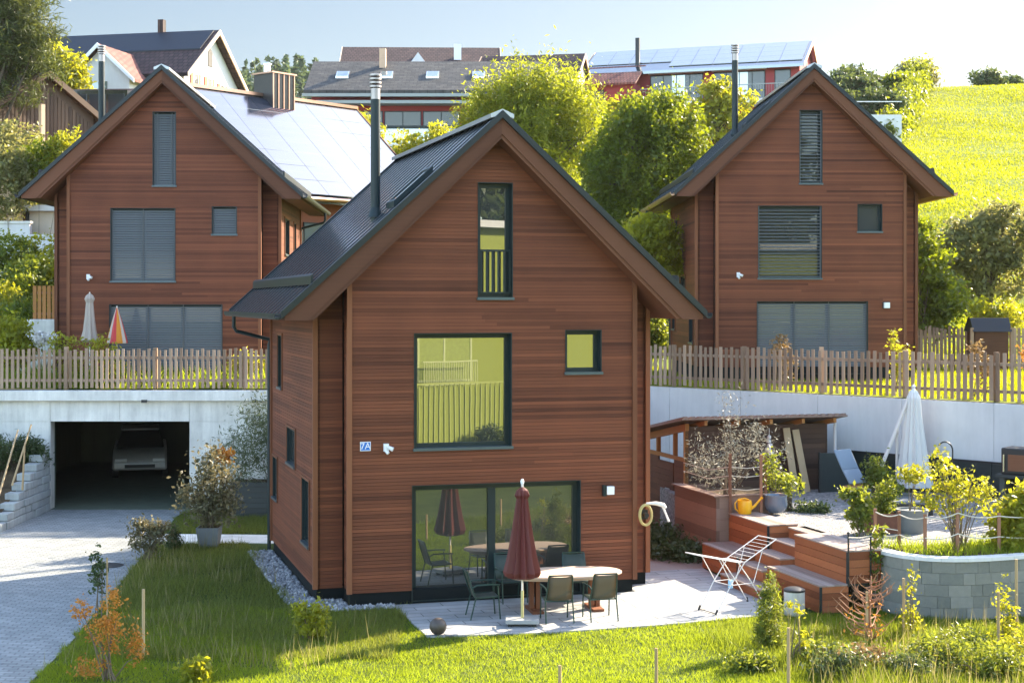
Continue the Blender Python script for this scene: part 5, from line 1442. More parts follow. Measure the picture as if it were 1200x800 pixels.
# ------------------------------------------------------------------ upper garden items (left)
def small_parasol(label, loc, prof, mats, n, fold):
    t = thing('parasol', label, 'parasol', loc)
    mb = MB(); V0 = len(mb.v); mb.lathe(prof, (0, 0, 0), n, fold)
    if len(mats) > 1:
        mb.m = [0] * len(mb.f); 
        for i in range((len(prof) - 1) * n): mb.m[i] = ((i % n) // 2) % len(mats)
    mb.build('canopy', mats, t)
    mb = MB(); mb.lathe([(.02, 0), (.02, prof[0][1] + .05)], (0, 0, 0), 10); mb.build('pole', RACKW, t); return t
small_parasol('folded beige parasol in the upper garden before the closed-blind house', (-12.99, 47.6, 3.5), [(.03, 2.78), (.10, 2.72), (.14, 2.62), (.10, 2.5), (.13, 2.1), (.18, 1.65), (.25, 1.35), (.16, 1.28)], [BEIGECLOTH], 16, lambda k, i: 1 + (.12 if k % 2 else -.12))
small_parasol('half-open parasol striped red, white and orange in the upper garden', (-12.1, 47.4, 3.5), [(.02, 2.35), (.10, 2.1), (.20, 1.75), (.31, 1.30), (.30, 1.26)], [STRIPER, STRIPEO, BEIGECLOTH], 18, lambda k, i: 1 + (.05 if k % 2 else -.05))
# ------------------------------------------------------------------ houses behind
def gable(name, label, loc, rz, L, hd, ze, zr, wall, roof, oh=.5, oe=.4, base=-4., cat='house', thick=.22, verge=None):
    """ridge along local x; walls, two roof slopes, verge boards"""
    t = thing(name, label, cat, loc, R(rz)); k = (zr - ze) / hd
    mb = MB(); w_ = hd - oe
    mb.prism([(-w_, base), (w_, base), (w_, ze + k * oe - thick), (0, zr - thick - .02), (-w_, ze + k * oe - thick)], (-L / 2 + oh, L / 2 - oh), lambda p, q, a: (a, p, q)); mb.build('wall', wall, t)
    for s in (-1, 1):
        mb = MB(); mb.prism([(0, zr), (s * hd, ze), (s * hd, ze - thick), (0, zr - thick)], (-L / 2, L / 2), lambda p, q, a: (a, p, q)); mb.build('roof', roof, t)
        if verge:
            for x0 in (-L / 2 - .05, L / 2 - .02):
                mb = MB(); mb.prism([(0, zr + .03), (s * (hd + .03), ze + .03), (s * (hd + .03), ze - thick - .05), (0, zr - thick - .05)], (x0, x0 + .07), lambda p, q, a: (a, p, q)); mb.build('verge_board', verge, t)
    return t
def wbox(t, name, mat, x0, x1, y0, y1, z0, z1, bevel=0.):
    mb = MB(); mb.box(x0, x1, y0, y1, z0, z1); return mb.build(name, mat, t, bevel=bevel)
def win(t, x0, x1, y, z0, z1, pane=GLASSD, fr=FRAME, mull=1, w=.06):
    mb = MB(); mb.box(x0, x0 + w, y - .05, y, z0, z1); mb.box(x1 - w, x1, y - .05, y, z0, z1); mb.box(x0 + w, x1 - w, y - .05, y, z0, z0 + w); mb.box(x0 + w, x1 - w, y - .05, y, z1 - w, z1)
    for k in range(1, mull): m = x0 + (x1 - x0) * k / mull; mb.box(m - w / 2, m + w / 2, y - .049, y, z0 + w, z1 - w)
    f = mb.build('window', fr, t); mb = MB(); mb.box(x0 + w, x1 - w, y - .03, y - .004, z0 + w, z1 - w); mb.build('pane', pane, f); return f
def winx(t, y0, y1, x, z0, z1, pane=GLASSD, fr=FRAME, w=.06):
    mb = MB(); mb.box(x, x + .05, y0, y0 + w, z0, z1); mb.box(x, x + .05, y1 - w, y1, z0, z1); mb.box(x, x + .05, y0 + w, y1 - w, z0, z0 + w); mb.box(x, x + .05, y0 + w, y1 - w, z1 - w, z1)
    f = mb.build('window', fr, t); mb = MB(); mb.box(x + .004, x + .03, y0 + w, y1 - w, z0 + w, z1 - w); mb.build('pane', pane, f); return f

# solar-roofed timber house behind the closed-blind house
h = gable('solar_house', 'brown timber house behind the left one, roof covered with pale shining solar panels', (-10.6, 67.9, 6.), 51., 10.5, 5.3, 4.25, 9.05, CLAD, METAL, .5, .9, verge=RAFT)
k = (9.05 - 4.25) / 5.3
F = lambda x, p, q: (x, -p, 9.05 - p * k + q)
for r in range(7):
    p0, p1 = .35 + r * .70, .35 + r * .70 + .685
    mb = MB()
    for c in range(6):
        x0 = -4.75 + c * 1.62; x1 = x0 + 1.60
        mb.hexa([F(x0, p0, .06), F(x1, p0, .06), F(x1, p1, .06), F(x0, p1, .06), F(x0, p0, .10), F(x1, p0, .10), F(x1, p1, .10), F(x0, p1, .10)])
    mb.build('solar_panel_row', SOLAR, h)
mb = MB(); mb.box(-5.3, 5.3, -.14, .14, 8.98, 9.12); mb.build('ridge_cap', COPPER, h)
mb = MB(); mb.tube([(-5.25, -5.4, 4.2), (5.25, -5.4, 4.2)], .09, 8); mb.build('gutter', COPPER, h)
cb_ = MB(); cb_.box(-.55, .75, -.75, .45, 8.0, 9.95); ce = cb_.build('chimney', plain('chimney_metal', (.06, .055, .05), rough=.45, metal=.4), h)
mb = MB()
for i in range(5): mb.box(-.55 + i * .305, -.50 + i * .305, -.79, -.751, 8.3, 9.94)
mb.box(-.62, .82, -.82, .52, 9.951, 10.02); mb.build('chimney_cladding', COPPER, ce)
mb = MB(); mb.lathe([(.16, 0), (.16, .35), (.22, .36), (.22, .42), (.1, .5)], (-.2, 0, 10.02), 14); mb.build('chimney_pipe', STEEL, ce, smooth=True)
win(h, 1., 2.2, -4.41, 1.2, 3.3, GLASSB); win(h, -2.2, -.8, -4.41, 1.2, 3.3, GLASSB)

# white house with dark roof, upper left
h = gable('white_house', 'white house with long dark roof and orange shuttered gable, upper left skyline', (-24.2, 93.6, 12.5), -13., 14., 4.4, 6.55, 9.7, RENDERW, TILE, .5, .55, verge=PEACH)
mb = MB(); kk = (9.7 - 6.55) / 4.4
mb.prism([(.15, 9.7 - .15 * kk + .02), (2.1, 9.7 - 2.1 * kk + .02), (2.1, 9.7 - 2.1 * kk + .10), (.15, 9.7 - .15 * kk + .10)], (-6.9, 6.7), lambda p, q, a: (a, -p, q)); mb.build('solar_panel', ROOFDARK, h)
wbox(h, 'chimney', TILE, 3.1, 3.45, -.2, .2, 9.4, 10.45); wbox(h, 'chimney', ORSHUT, -6.6, -6.3, -.9, -.6, 9., 10.3)
for y, z, s in ((-2.3, 5.75, ORSHUT), (-.4, 5.75, ORSHUT), (1.5, 5.6, ORSHUT)):
    f = winx(h, y - .35, y + .35, 6.5, z, z + 1.05, GLASSD, WHITE); mb = MB(); mb.box(6.505, 6.56, y + .36, y + .62, z, z + 1.05); mb.build('shutter', s, f); mb = MB(); mb.box(6.505, 6.56, y - .72, y - .36, z, z + 1.05); mb.build('shutter', s, f)
mb = MB(); mb.prism([(-.6, 7.5), (.05, 7.5), (.05, 8.3), (-.27, 8.62), (-.6, 8.3)], (6.5, 6.54), lambda p, q, a: (a, p, q)); mb.build('arched_window', BLACK, h)
# its cross gable and roof terrace
mb = MB(); gx_, gy = 2.6, -6.3
mb.prism([(gx_ - 1.75, 1), (gx_ + 1.75, 1), (gx_ + 1.75, 6.15), (gx_, 7.75), (gx_ - 1.75, 6.15)], (gy, -.8), lambda p, q, a: (p, a, q)); dg = mb.build('dormer', RENDERW, h)
for s in (-1, 1):
    mb = MB(); mb.prism([(gx_, 8.0), (gx_ + s * 2.2, 5.95), (gx_ + s * 2.2, 5.80), (gx_, 7.80)], (gy - .4, -.6), lambda p, q, a: (p, a, q)); mb.build('dormer_roof', REDTILE if s > 0 else TILE, dg)  # right slope gets redder tile to imitate the sun falling on it
    mb = MB(); mb.prism([(gx_, 8.02), (gx_ + s * 2.24, 5.95), (gx_ + s * 2.24, 5.72), (gx_, 7.76)], (gy - .46, gy - .405), lambda p, q, a: (p, a, q)); mb.build('dormer_verge', WHITE, dg)
mb = MB(); mb.box(gx_ - .6, gx_ + .4, gy - .04, gy - .001, 4.9, 5.9); mb.build('window', GLASSB, dg)
wbox(h, 'terrace_slab', TILE, -2.6, .8, -8.2, -3.9, 3.9, 4.3); wbox(h, 'balcony_rail', GLASSRAIL, -2.55, .75, -8.15, -8.1, 4.302, 5.15)
wbox(h, 'chimney', WHITE, -.9, -.1, -7.2, -6.6, 4.302, 6.2); wbox(h, 'chimney', WHITE, -.3, .15, -7.0, -6.7, 4.303, 6.7)
# lower dark-tiled house before it
h = gable('dark_roofed_house', 'low house with dark striped tile roof behind the left flue', (-22.3, 80.5, 10.), -4., 9., 4.2, 4.6, 7.1, DARKWOOD, TILE, .3, .4)
mb = MB(); mb.box(.6, 3.6, -3.9, -1., 4.9, 6.5); d_ = mb.build('dormer', METAL, h)
for i in range(3): mb = MB(); mb.box(.75 + i * .95, 1.55 + i * .95, -3.94, -3.901, 5.1, 6.3); mb.build('window', GLASSD, d_)
mb = MB(); mb.prism([(.2, 7.1), (2.4, 5.78), (2.4, 5.9), (.2, 7.2)], (-4.4, -1.9), lambda p, q, a: (a, -p, q)); mb.build('roof_panel', METAL, h)
mb = MB(); mb.prism([(.9, 6.75), (1.9, 6.15), (1.9, 6.3), (.9, 6.9)], (-1.85, -1.65), lambda p, q, a: (a, -p, q)); mb.build('roof_trim', STEEL, h)
# dark chalet at the left edge
h = gable('wooden_chalet', 'dark wooden chalet with a light balcony rail under the pine at the left edge', (-24.6, 73.6, 8.), 50 - 90, 9., 3.5, 6.35, 8.6, CHALETW, TILE, .3, .9, verge=CHALETW)
wbox(h, 'balcony', ORANGEWOOD, 4.3, 5.4, -3.4, 2.6, 3.9, 4.05); wbox(h, 'balcony_rail', ORANGEWOOD, 5.3, 5.42, -3.4, 2.6, 4.8, 4.95)
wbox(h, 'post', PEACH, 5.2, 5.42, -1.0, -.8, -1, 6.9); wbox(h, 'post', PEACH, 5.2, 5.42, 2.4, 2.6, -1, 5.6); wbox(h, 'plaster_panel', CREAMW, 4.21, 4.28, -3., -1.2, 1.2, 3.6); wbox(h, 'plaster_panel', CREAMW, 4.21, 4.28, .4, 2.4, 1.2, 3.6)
winx(h, -2.2, -.9, 4.21, 4.2, 5.6); mb = MB()
for i in range(26): y_ = -2.55 + i * .2; mb.box(4.201, 4.225, y_, y_ + .13, 3.95, 6.5 + (2.3 - abs(y_ + .06)) * .6)
mb.build('board_cladding', CHALETW, h)

# red-walled house with slate roof in the middle
h = gable('slate_roofed_house', 'red-walled house with wide grey slate roof, four skylights and glass balcony', (-5.2, 105., 10.5), 0., 16.5, 5.2, 9.2, 11.85, REDWALL, SLATE, .4, .9)
kk = (11.85 - 9.2) / 5.2
for px_ in (-6.0, -3.1, -.05, 3.0):
    mb = MB(); mb.prism([(2.2, 11.85 - 2.2 * kk), (3.1, 11.85 - 3.1 * kk), (3.1, 11.85 - 3.1 * kk + .14), (2.2, 11.85 - 2.2 * kk + .14)], (px_ - .42, px_ + .42), lambda p, q, a: (a, -p, q)); s_ = mb.build('skylight', STEEL, h)
    mb = MB(); mb.prism([(2.25, 11.85 - 2.25 * kk + .02), (3.05, 11.85 - 3.05 * kk + .02), (3.05, 11.85 - 3.05 * kk + .16), (2.25, 11.85 - 2.25 * kk + .16)], (px_ - .34, px_ + .34), lambda p, q, a: (a, -p, q)); mb.build('pane', GLASSB, s_)
wbox(h, 'chimney', PEACH, -3.70, -3.28, -1.2, -.7, 11., 12.55); mb = MB(); mb.box(-8.3, 6.5, -5.55, -5.21, 8.75, 8.95); mb.build('gutter', AWNING, h)
wbox(h, 'awning', AWNING, -7.4, 4.5, -5.6, -4.31, 8.3, 8.5)
for i in range(4): win(h, -5.6 + i * 2.5, -3.2 + i * 2.5, -4.302, 5.9, 7.95, GLASSD, FRAME, 2)
wbox(h, 'balcony_floor', CONC, -7.4, 6.5, -6.6, -4.31, 5.3, 5.6); wbox(h, 'balcony_rail', GLASSRAIL, -7.3, 6.4, -6.6, -6.55, 5.602, 6.55); wbox(h, 'handrail', FRAME, -7.3, 6.4, -6.63, -6.53, 6.56, 6.75)
h = gable('tiled_house', 'house with long dark red tiled roof behind the slate roof', (-7.5, 128., 17.), 2., 13., 5., 7.2, 10.1, CREAMW, TILE, .3, .4, verge=CREAMW)
wbox(h, 'chimney', WHITE, 2.7, 3.3, -2.4, -1.9, 8.2, 10.0)
mb = MB(); mb.prism([(-.9, 8.3), (.5, 8.3), (-.2, 9.25)], (-2.8, -1.), lambda p, q, a: (p, a, q)); mb.build('dormer', RENDERW, h)
h = gable('tiled_house', 'house with red-brown roof and sunlit cream gable behind the feathery tree', (1.6, 117., 16.), -12., 8., 4.6, 5.7, 8.7, CREAMW, TILE, .3, .4, verge=PEACH)
# red house with blue solar roof
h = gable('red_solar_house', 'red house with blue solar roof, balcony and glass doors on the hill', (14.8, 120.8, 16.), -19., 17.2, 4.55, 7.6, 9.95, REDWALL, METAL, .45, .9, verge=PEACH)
kk = (9.95 - 7.6) / 4.55
for r in range(4):
    p0 = .15 + r * .95; mb = MB(); n0 = 0 if r < 3 else 4
    for c in range(n0, 10):
        x0 = -8.4 + c * 1.68; mb.hexa([(x0, -p0, 9.95 - p0 * kk + .03), (x0 + 1.65, -p0, 9.95 - p0 * kk + .03), (x0 + 1.65, -p0 - .92, 9.95 - (p0 + .92) * kk + .03), (x0, -p0 - .92, 9.95 - (p0 + .92) * kk + .03)] + [(x0, -p0, 9.95 - p0 * kk + .08), (x0 + 1.65, -p0, 9.95 - p0 * kk + .08), (x0 + 1.65, -p0 - .92, 9.95 - (p0 + .92) * kk + .08), (x0, -p0 - .92, 9.95 - (p0 + .92) * kk + .08)])
    mb.build('solar_panel_row', SOLAR2, h)
for x0, x1, pn in ((-3.2, .9, GLASSD), (1.7, 5.6, GLASSD)):
    f = win(h, x0, x1, -3.66, 5.2, 7.35, pn, FRAME, 4); mb = MB(); q = (x0 + x1) / 2 - .35; mb.box(q, q + 1.0, -3.70, -3.665, 5.25, 7.3); mb.build('curtain', GLASSRAIL, f)
win(h, 6.3, 7.5, -3.66, 5.2, 7.35, GLASSD, FRAME, 1)
wbox(h, 'awning_case', WHITE, -3.3, 1.0, -3.95, -3.67, 7.42, 7.55); wbox(h, 'awning_case', WHITE, 1.6, 5.7, -3.95, -3.67, 7.42, 7.55)
wbox(h, 'balcony_floor', RENDERW, -3.6, 8.2, -5.4, -3.67, 4.75, 5.05)
mb = MB(); mb.bar((-3.6, -5.35, 6.1), (8.2, -5.35, 6.1), .06)
for i in range(60): x = -3.55 + i * .198; mb.box(x, x + .015, -5.36, -5.345, 5.06, 6.08)
mb.build('balcony_rail', AWNING, h)
wbox(h, 'flue', METALD, -4.45, -4.15, -3.4, -3.1, 7.5, 10.35)
wbox(h, 'side_wing', REDWALL, -9.2, -3.9, -6., -3.7, -4, 6.5); mb = MB(); mb.prism([(-6.6, 6.35), (-3.3, 8.1), (-3.3, 8.25), (-6.6, 6.5)], (-9.6, -3.6), lambda p, q, a: (a, p, q)); mb.build('wing_roof', REDTILE, h)
win(h, -7.6, -6.2, -6.02, 4.9, 6.1, GLASSD, FRAME, 1)
wbox(h, 'porch', REDWALL, -8.2, -4.4, -9., -6.05, -4, 3.7); wbox(h, 'porch_roof', WHITE, -8.7, -3.9, -9.5, -6.02, 3.71, 3.95); win(h, -7.3, -5.3, -9.02, 1.4, 3.3, GLASSB, FRAME, 2)

# small buildings at the left edge, the white one by the meadow
h = thing('garden_hut', 'beige flat-roofed garden hut with white wall left of the closed-blind house', 'hut', (-19.6, 66., 7.6)); wbox(h, 'wall', CREAMW, -1.1, 1.4, 0, 2.5, -1.5, 2.3); wbox(h, 'roof', RENDERW, -1.3, 1.6, -.3, 2.7, 2.301, 2.55); wbox(h, 'post', BLACK, -1.1, -.98, -.12, -.02, 0, 2.3); wbox(h, 'window', BLACK, .2, .6, -.03, -.001, .9, 1.5)
h = thing('white_garden_wall', 'low white wall among the sunlit plants beside the garden hut', 'wall', (-19.4, 63.5, 6.6)); wbox(h, 'wall', RENDERW, -.6, .8, 0, .3, -1.2, 2.1, .02); wbox(h, 'coping', CONCW, -.65, .85, -.04, .34, 2.102, 2.2)
h = thing('concrete_garden_wall', 'pale grey concrete wall at the far left edge below the bushes', 'wall', (-21.5, 64.5, 6.6)); wbox(h, 'wall', CONCW, -3, 1.4, 0, .3, -1.5, 2.7); wbox(h, 'coping', CONC, -3, 1.45, -.05, .35, 2.702, 2.8)
h = thing('white_outbuilding', 'white outbuilding with orange roof beside the hedge below the meadow crest', 'outbuilding', (25.8, 112., 14.)); wbox(h, 'wall', RENDERW, -2, 2.4, 0, 3, -2, 5.6); wbox(h, 'railing', WHITE, -2, 2.4, -.1, -.05, 6.5, 6.56); 
mb = MB(); mb.prism([(-3.4, 6.8), (-1.2, 5.7), (-1.2, 5.9), (-3.4, 7.0)], (.2, 3.), lambda p, q, a: (p, a, q)); mb.build('roof', ORANGEWOOD, h)
# kennel by the rear fence on the right
h = thing('kennel', 'small brown kennel with dark pitched roof by the back fence on the right', 'kennel', (17.3, 56.3, 3.6)); wbox(h, 'wall', DOORWOOD, -.6, .6, -.5, .5, 0, 1.35)
mb = MB(); mb.prism([(-.62, 1.36), (.6, 1.36), (.1, 1.85), (-.2, 1.85)], (-.7, .7), lambda p, q, a: (a, p, q)); mb.build('roof', BLACK, h); mb = MB(); mb.box(-.78, -.66, -.55, -.45, 0, 1.5); mb.box(.66, .78, -.55, -.45, 0, 1.5); mb.build('post', PICKET, h)
# trellis and block left of the closed-blind house
h = thing('trellis', 'sunlit board trellis left of the closed-blind house', 'trellis', (-15.45, 52., 5.45)); mb = MB()
for i in range(7): mb.box(-.65 + i * .16, -.53 + i * .16, 0, .03, 0, 1.12)
mb.build('board', ORANGEWOOD, h); mb = MB(); mb.box(-.65, .5, .031, .06, .15, .22); mb.box(-.65, .5, .031, .06, .85, .92); mb.build('rail', PICKET, h)
h = thing('concrete_steps', 'two big pale concrete blocks stacked below the trellis', 'steps', (-15.4, 50.8, 3.5)); wbox(h, 'block', CONC, -1., .55, 0, 1.2, -.2, 1.25, .03); wbox(h, 'block', CONC, -.7, .5, .2, 1.2, 1.252, 1.95, .03)
# lime-green neighbour that the big window mirrors, behind the viewpoint
h = thing('lime_house', 'lime green rendered house mirrored in the big front window', 'house', (20., -5., 0), R(176)); wbox(h, 'wall', LIME, -14, 13, 0, 9, -1, 9.6); wbox(h, 'roof', RENDERW, -14.4, 13.4, -.5, 9.4, 9.601, 9.95)
for x0, x1, z0, z1 in ((-.9, 2.2, 2.3, 4.8), (6.5, 8.6, 2.6, 4.6), (7, 9.4, 6.2, 8.2)):
    f = win(h, x0, x1, -.002, z0, z1, LIMEPANE, LIMEPALE, 2, .1); mb = MB(); mb.bar((x0, -.5, z0 + .95), (x1, -.5, z0 + .95), .06); mb.bar((x0, -.5, z0 - .1), (x1, -.5, z0 - .1), .06)
    n = int((x1 - x0) / .13)
    for i in range(n + 1): mb.box(x0 + i * .13, x0 + i * .13 + .035, -.515, -.485, z0 - .1, z0 + .95)
    mb.build('railing', LIMEPALE, f)
h = thing('railing_stand_in', 'added lime slats standing in for the balcony railing mirrored in the big window', 'screen', (16., 4., 0), R(176)); mb = MB()  # added slats, placed so the window mirrors them like a balcony railing
for i in range(34): mb.box(-4.2 + i * .25, -4.15 + i * .25, -.01, .02, .05, 2.72)
mb.build('slat', RAILLIME, h); mb = MB(); mb.box(-4.3, 4.4, -.05, .05, 2.721, 2.80); mb.build('rail', RAILLIME, h); mb = MB(); mb.box(-4.3, 4.4, .025, .05, .0, 2.6); mb.build('backing', LIME, h)

# ------------------------------------------------------------------ trees
def lob3(x, y, z, r): return (x, y, z, r, r, r * 1.2)
def lob(px, py, Y, rx, ry, rz):      # lobe centre given where it stands
    return ((px - 600) * Y / 1813.8, Y, 6 - (py - 354.7) * Y / 1813.8, rx, ry, rz)
def g0(x, y): return (x, y, zU(x, y))
tree('feathery_tree', 'tall feathery yellow-green tree behind the front house roof', g0(.6, 72.), [lob(620, 170, 72, 3.1, 2.6, 2.6), lob(645, 128, 72, 2.3, 2., 1.7), lob(585, 130, 72, 1.8, 1.8, 1.6), lob(615, 108, 72, 1.5, 1.4, 1.0), lob(675, 150, 72, 1.7, 1.7, 2.0), lob(560, 150, 72.5, 1.2, 1.3, 1.3), lob(640, 92, 72, .5, .5, .8), lob(607, 88, 72, .4, .4, .9), lob(662, 104, 72, .5, .5, .7)], 1050, 44, .20, .10, L_WILLOW, .22, aspect=.28, shell=.15, limbs=34, zs=2.4)
tree('dense_tree', 'dense dark green tree with sunlit yellow edge between the front and slat-blind houses', g0(5.2, 64.), [lob(750, 190, 64, 2.2, 2.0, 2.3), lob(720, 215, 64, 1.5, 1.5, 1.8), lob(775, 150, 64, 1.8, 1.6, 1.2), lob(735, 150, 64, 1.2, 1.2, 1.0), lob(800, 190, 64, 1.2, 1.2, 2.0), lob(745, 270, 64, 2.2, 1.8, 2.2), lob(705, 245, 64.5, 1., 1., 1.4), lob(790, 128, 64, .7, .7, .7), lob(742, 128, 64, .6, .6, .6), lob(815, 165, 64, .7, .7, 1.0), lob(772, 120, 64, .5, .5, .5), lob(700, 190, 64, .8, .8, .8)], 1150, 48, .17, .075, L_DARK, .24, shell=.3, limbs=18, zs=1.7)
tree('young_maple', 'small bright yellow tree standing beside the slat-blind house wall', g0(4.6, 53.), [lob(765, 280, 53, .95, .9, .9), lob(750, 265, 53, .5, .5, .5), lob(785, 295, 53, .6, .6, .7), lob(755, 315, 53, .8, .8, .7)], 190, 26, .15, .085, L_YELLOW, .07, shell=.3, limbs=10)
tree('garden_tree', 'bright yellow-green tree below the balcony of the red solar house', g0(13.6, 103.), [lob(838, 118, 103, 1.4, 1.2, 1.5), lob(862, 125, 103, 1.7, 1.3, 1.0), lob(826, 140, 103, 1.3, 1.2, 1.2), lob(850, 150, 103, 2.4, 1.6, 1.5)], 190, 30, .28, .17, L_YELLOW, .16, shell=.4)
tree('garden_tree', 'yellow-topped tree in front of the porch of the red solar house', g0(8.3, 98.), [lob(712, 145, 98, 1.5, 1.3, 1.5), lob(760, 128, 98, 1.6, 1.2, 1.0), lob(745, 150, 98, 2.4, 1.4, 1.4)], 170, 30, .28, .17, L_YELLOW, .16, shell=.4)
tree('pine_tree', 'big dark pine towering over the chalet at the top left', g0(-23.6, 69.5), [lob(8, 60, 69.5, 2.2, 1.8, 1.3), lob(35, 40, 69.5, 1.6, 1.4, .9), lob(-10, 10, 69.5, 2.6, 2., 1.6), lob(20, 0, 69.5, 1.6, 1.5, 1.2), lob(48, 75, 69.5, 1.1, 1., .8), lob(12, 110, 69.5, 1.5, 1.2, .7), lob(-20, 80, 69.5, 1.5, 1.5, 2.)], 420, 60, .26, .15, L_NEEDLE, .28, aspect=.12, shell=.35, limbs=26)
tree('yellow_tree', 'sunlit yellow tree behind the pine next to the white house', g0(-27., 83.), [lob(72, 85, 83, 1.3, 1.2, 1.3), lob(82, 98, 83, 1.1, 1., .6), lob(55, 75, 83, 1.2, 1.2, 1.5), lob(50, 100, 83, 1.6, 1.2, 1.2)], 170, 34, .24, .13, L_YELLOW, .14, shell=.4)
tree('orchard_tree', 'crooked olive-green tree at the right edge below the meadow', g0(18.6, 61.), [lob(1150, 290, 61, 1.6, 1.3, 1.2), lob(1185, 270, 61, 1.2, 1.2, 1.1), lob(1115, 295, 61, 1.1, 1.1, 1.2), lob(1190, 320, 61, 1.1, 1.1, 1.3), lob(1135, 345, 61, 1.2, 1.1, .9), lob(1165, 255, 61, .8, .8, .6)], 330, 34, .22, .10, L_OLIVE, .15, shell=.45, limbs=26, lean=(.5, 0))
tree('bushy_tree', 'dark bushy tree right behind the slat-blind house corner', g0(15.1, 58.), [lob(1090, 320, 58, .8, .9, 1.2), lob(1105, 350, 58, .9, .9, 1.0), lob(1082, 285, 58, .6, .7, .8), lob(1095, 375, 58, .8, .8, .6)], 200, 40, .2, .09, L_DARK, .1, shell=.4)
for x_, y_, h_, lab in ((14., -19., 19., 'tall dark tree behind the lime green house, mirrored in the top window'), (22., -22., 21., 'tallest dark tree behind the lime green house'), (31., -20., 18., 'dark tree at the far corner of the lime green house'), (4., -26., 17., 'dark tree standing free of the lime green house')):
    tree('neighbour_tree', lab, (x_, y_, 0), [lob3(x_, y_, h_ * .55, 3.6), lob3(x_ - 1.5, y_, h_ * .8, 2.6), lob3(x_ + 1.5, y_, h_ * .75, 2.6)], 240, 30, .4, .3, L_SHADE, .3)
shrub('mirrored_bush', 'dark bush before the added lime slats', (15.9, 4.7, 0), [(15.9, 4.7, .55, .55, .4, .5), (16.3, 4.7, .4, .4, .4, .4)], 120, 26, .12, .06, L_SHADE)
# shrubs on and behind the slope
shrub('sunlit_shrub', 'golden shrub with pale flowers at the right behind the kennel', g0(19.4, 58.5), [lob(1178, 372, 58.5, .8, .7, .6), lob(1150, 365, 58.5, .7, .6, .4)], 80, 26, .14, .08, L_YELLOW)
for i, (px_, py_, Y, r, m_, lab) in enumerate(((1000, 92, 140, 2.0, L_SHADE, 'pale round skyline tree above the slat-blind house roof'), (968 + 35, 100, 135, 1.6, L_SHADE, 'low dark tree beside the outbuilding roof'), (1050, 97, 140, 1.4, L_DARK, 'dark bush left of the tall hedge top'), (1073, 86, 150, 1.9, L_OLIVE, 'olive tree rising above the hedge at the meadow crest'), (1155, 93, 160, 1.6, L_SHADE, 'thin lone tree on the meadow crest'), (1187, 97, 165, .8, L_SHADE, 'tiny lone tree at the right end of the meadow crest'))):
    c = lob(px_, py_, Y, r, r, r * .6); tree('skyline_tree', lab, (c[0], c[1], zU(c[0], min(c[1], 158))), [c, (c[0] + r * .6, c[1], c[2] - .4, r * .6, r * .6, r * .4)], int(50 + 25 * r), 22, .28, .2, m_, .12, shell=.3, limbs=8)
# tall meadow hedge: one thing, uneven columns of foliage
hl = []
for k in np.linspace(0, 1, 12):
    Y = 119 + 31 * k; x = 29.0 + 10.3 * k; z = zU(x, Y); hl.append((x, Y, z + 1.0, 1.25, 1.5, 1.3)); hl.append((x + .3, Y, z + 1.9 + random.uniform(-.3, .4), 1.0, 1.2, .8))
shrub('meadow_hedge', 'tall sunlit yellow-green hedge along the edge of the meadow', (29., 119., zU(29., 119.)), hl, 620, 40, .30, .15, L_HEDGE, 'hedge', stems=20, shell=.4, zs=1.2, sr=.05)
shrub('round_hedge', 'round clipped bush at the lower end of the meadow hedge', (26.6, 113., zU(26.6, 113.)), [lob(1032, 158, 113, 1.2, 1.2, 1.0)], 80, 34, .26, .18, L_GREEN, shell=.6)
shrub('clipped_hedge', 'dark clipped hedge behind the white outbuilding', (26.5, 122., 18.), [(24.5 + k * 1.1, 122., 21.6, .9, .8, 1.2) for k in range(6)], 200, 34, .24, .16, L_SHADE, 'hedge', stems=8, shell=.5, sr=.04)
for px_, py_, Y, r, m_, lab in ((768, 388, 58, .55, L_GREEN, 'green bush seen through the gap between the two gable houses'), (778, 372, 62, .8, L_SHADE, 'darker bush deep in the gap beside the slat-blind house')):
    c = lob(px_, py_, Y, r, r, r); shrub('gap_bush', lab, (c[0], c[1], zU(c[0], c[1])), [c, (c[0], c[1], c[2] - r, r * 1.2, r, r)], 90, 28, .15, .08, m_, 'bush')
# shaded shrub mass round the chalet
for px_, py_, Y, rx, rz_, m_, lab in ((15, 165, 67, 1.2, .9, L_OLIVE, 'grey-green bush under the chalet balcony'), (45, 185, 66, 1.0, .9, L_DARK, 'dark bush between the chalet and the closed-blind house roof'), (75, 172, 66, .8, .6, L_YELLOW, 'bright bush just behind the closed-blind house rake'), (10, 205, 65, 1.0, 1.1, L_OLIVE, 'pale olive bush at the left edge above the concrete wall'), (50, 228, 70, 1.3, .5, L_YELLOW, 'sunlit low bush behind the garden hut roof')):
    c = lob(px_, py_, Y, rx, rx, rz_); shrub('hillside_bush', lab, (c[0], c[1], zU(c[0], c[1])), [c, (c[0], c[1], c[2] - rz_ * .9, rx * 1.1, rx, rz_)], 110, 34, .17, .085, m_, 'bush', 'bushes on the slope at the left')
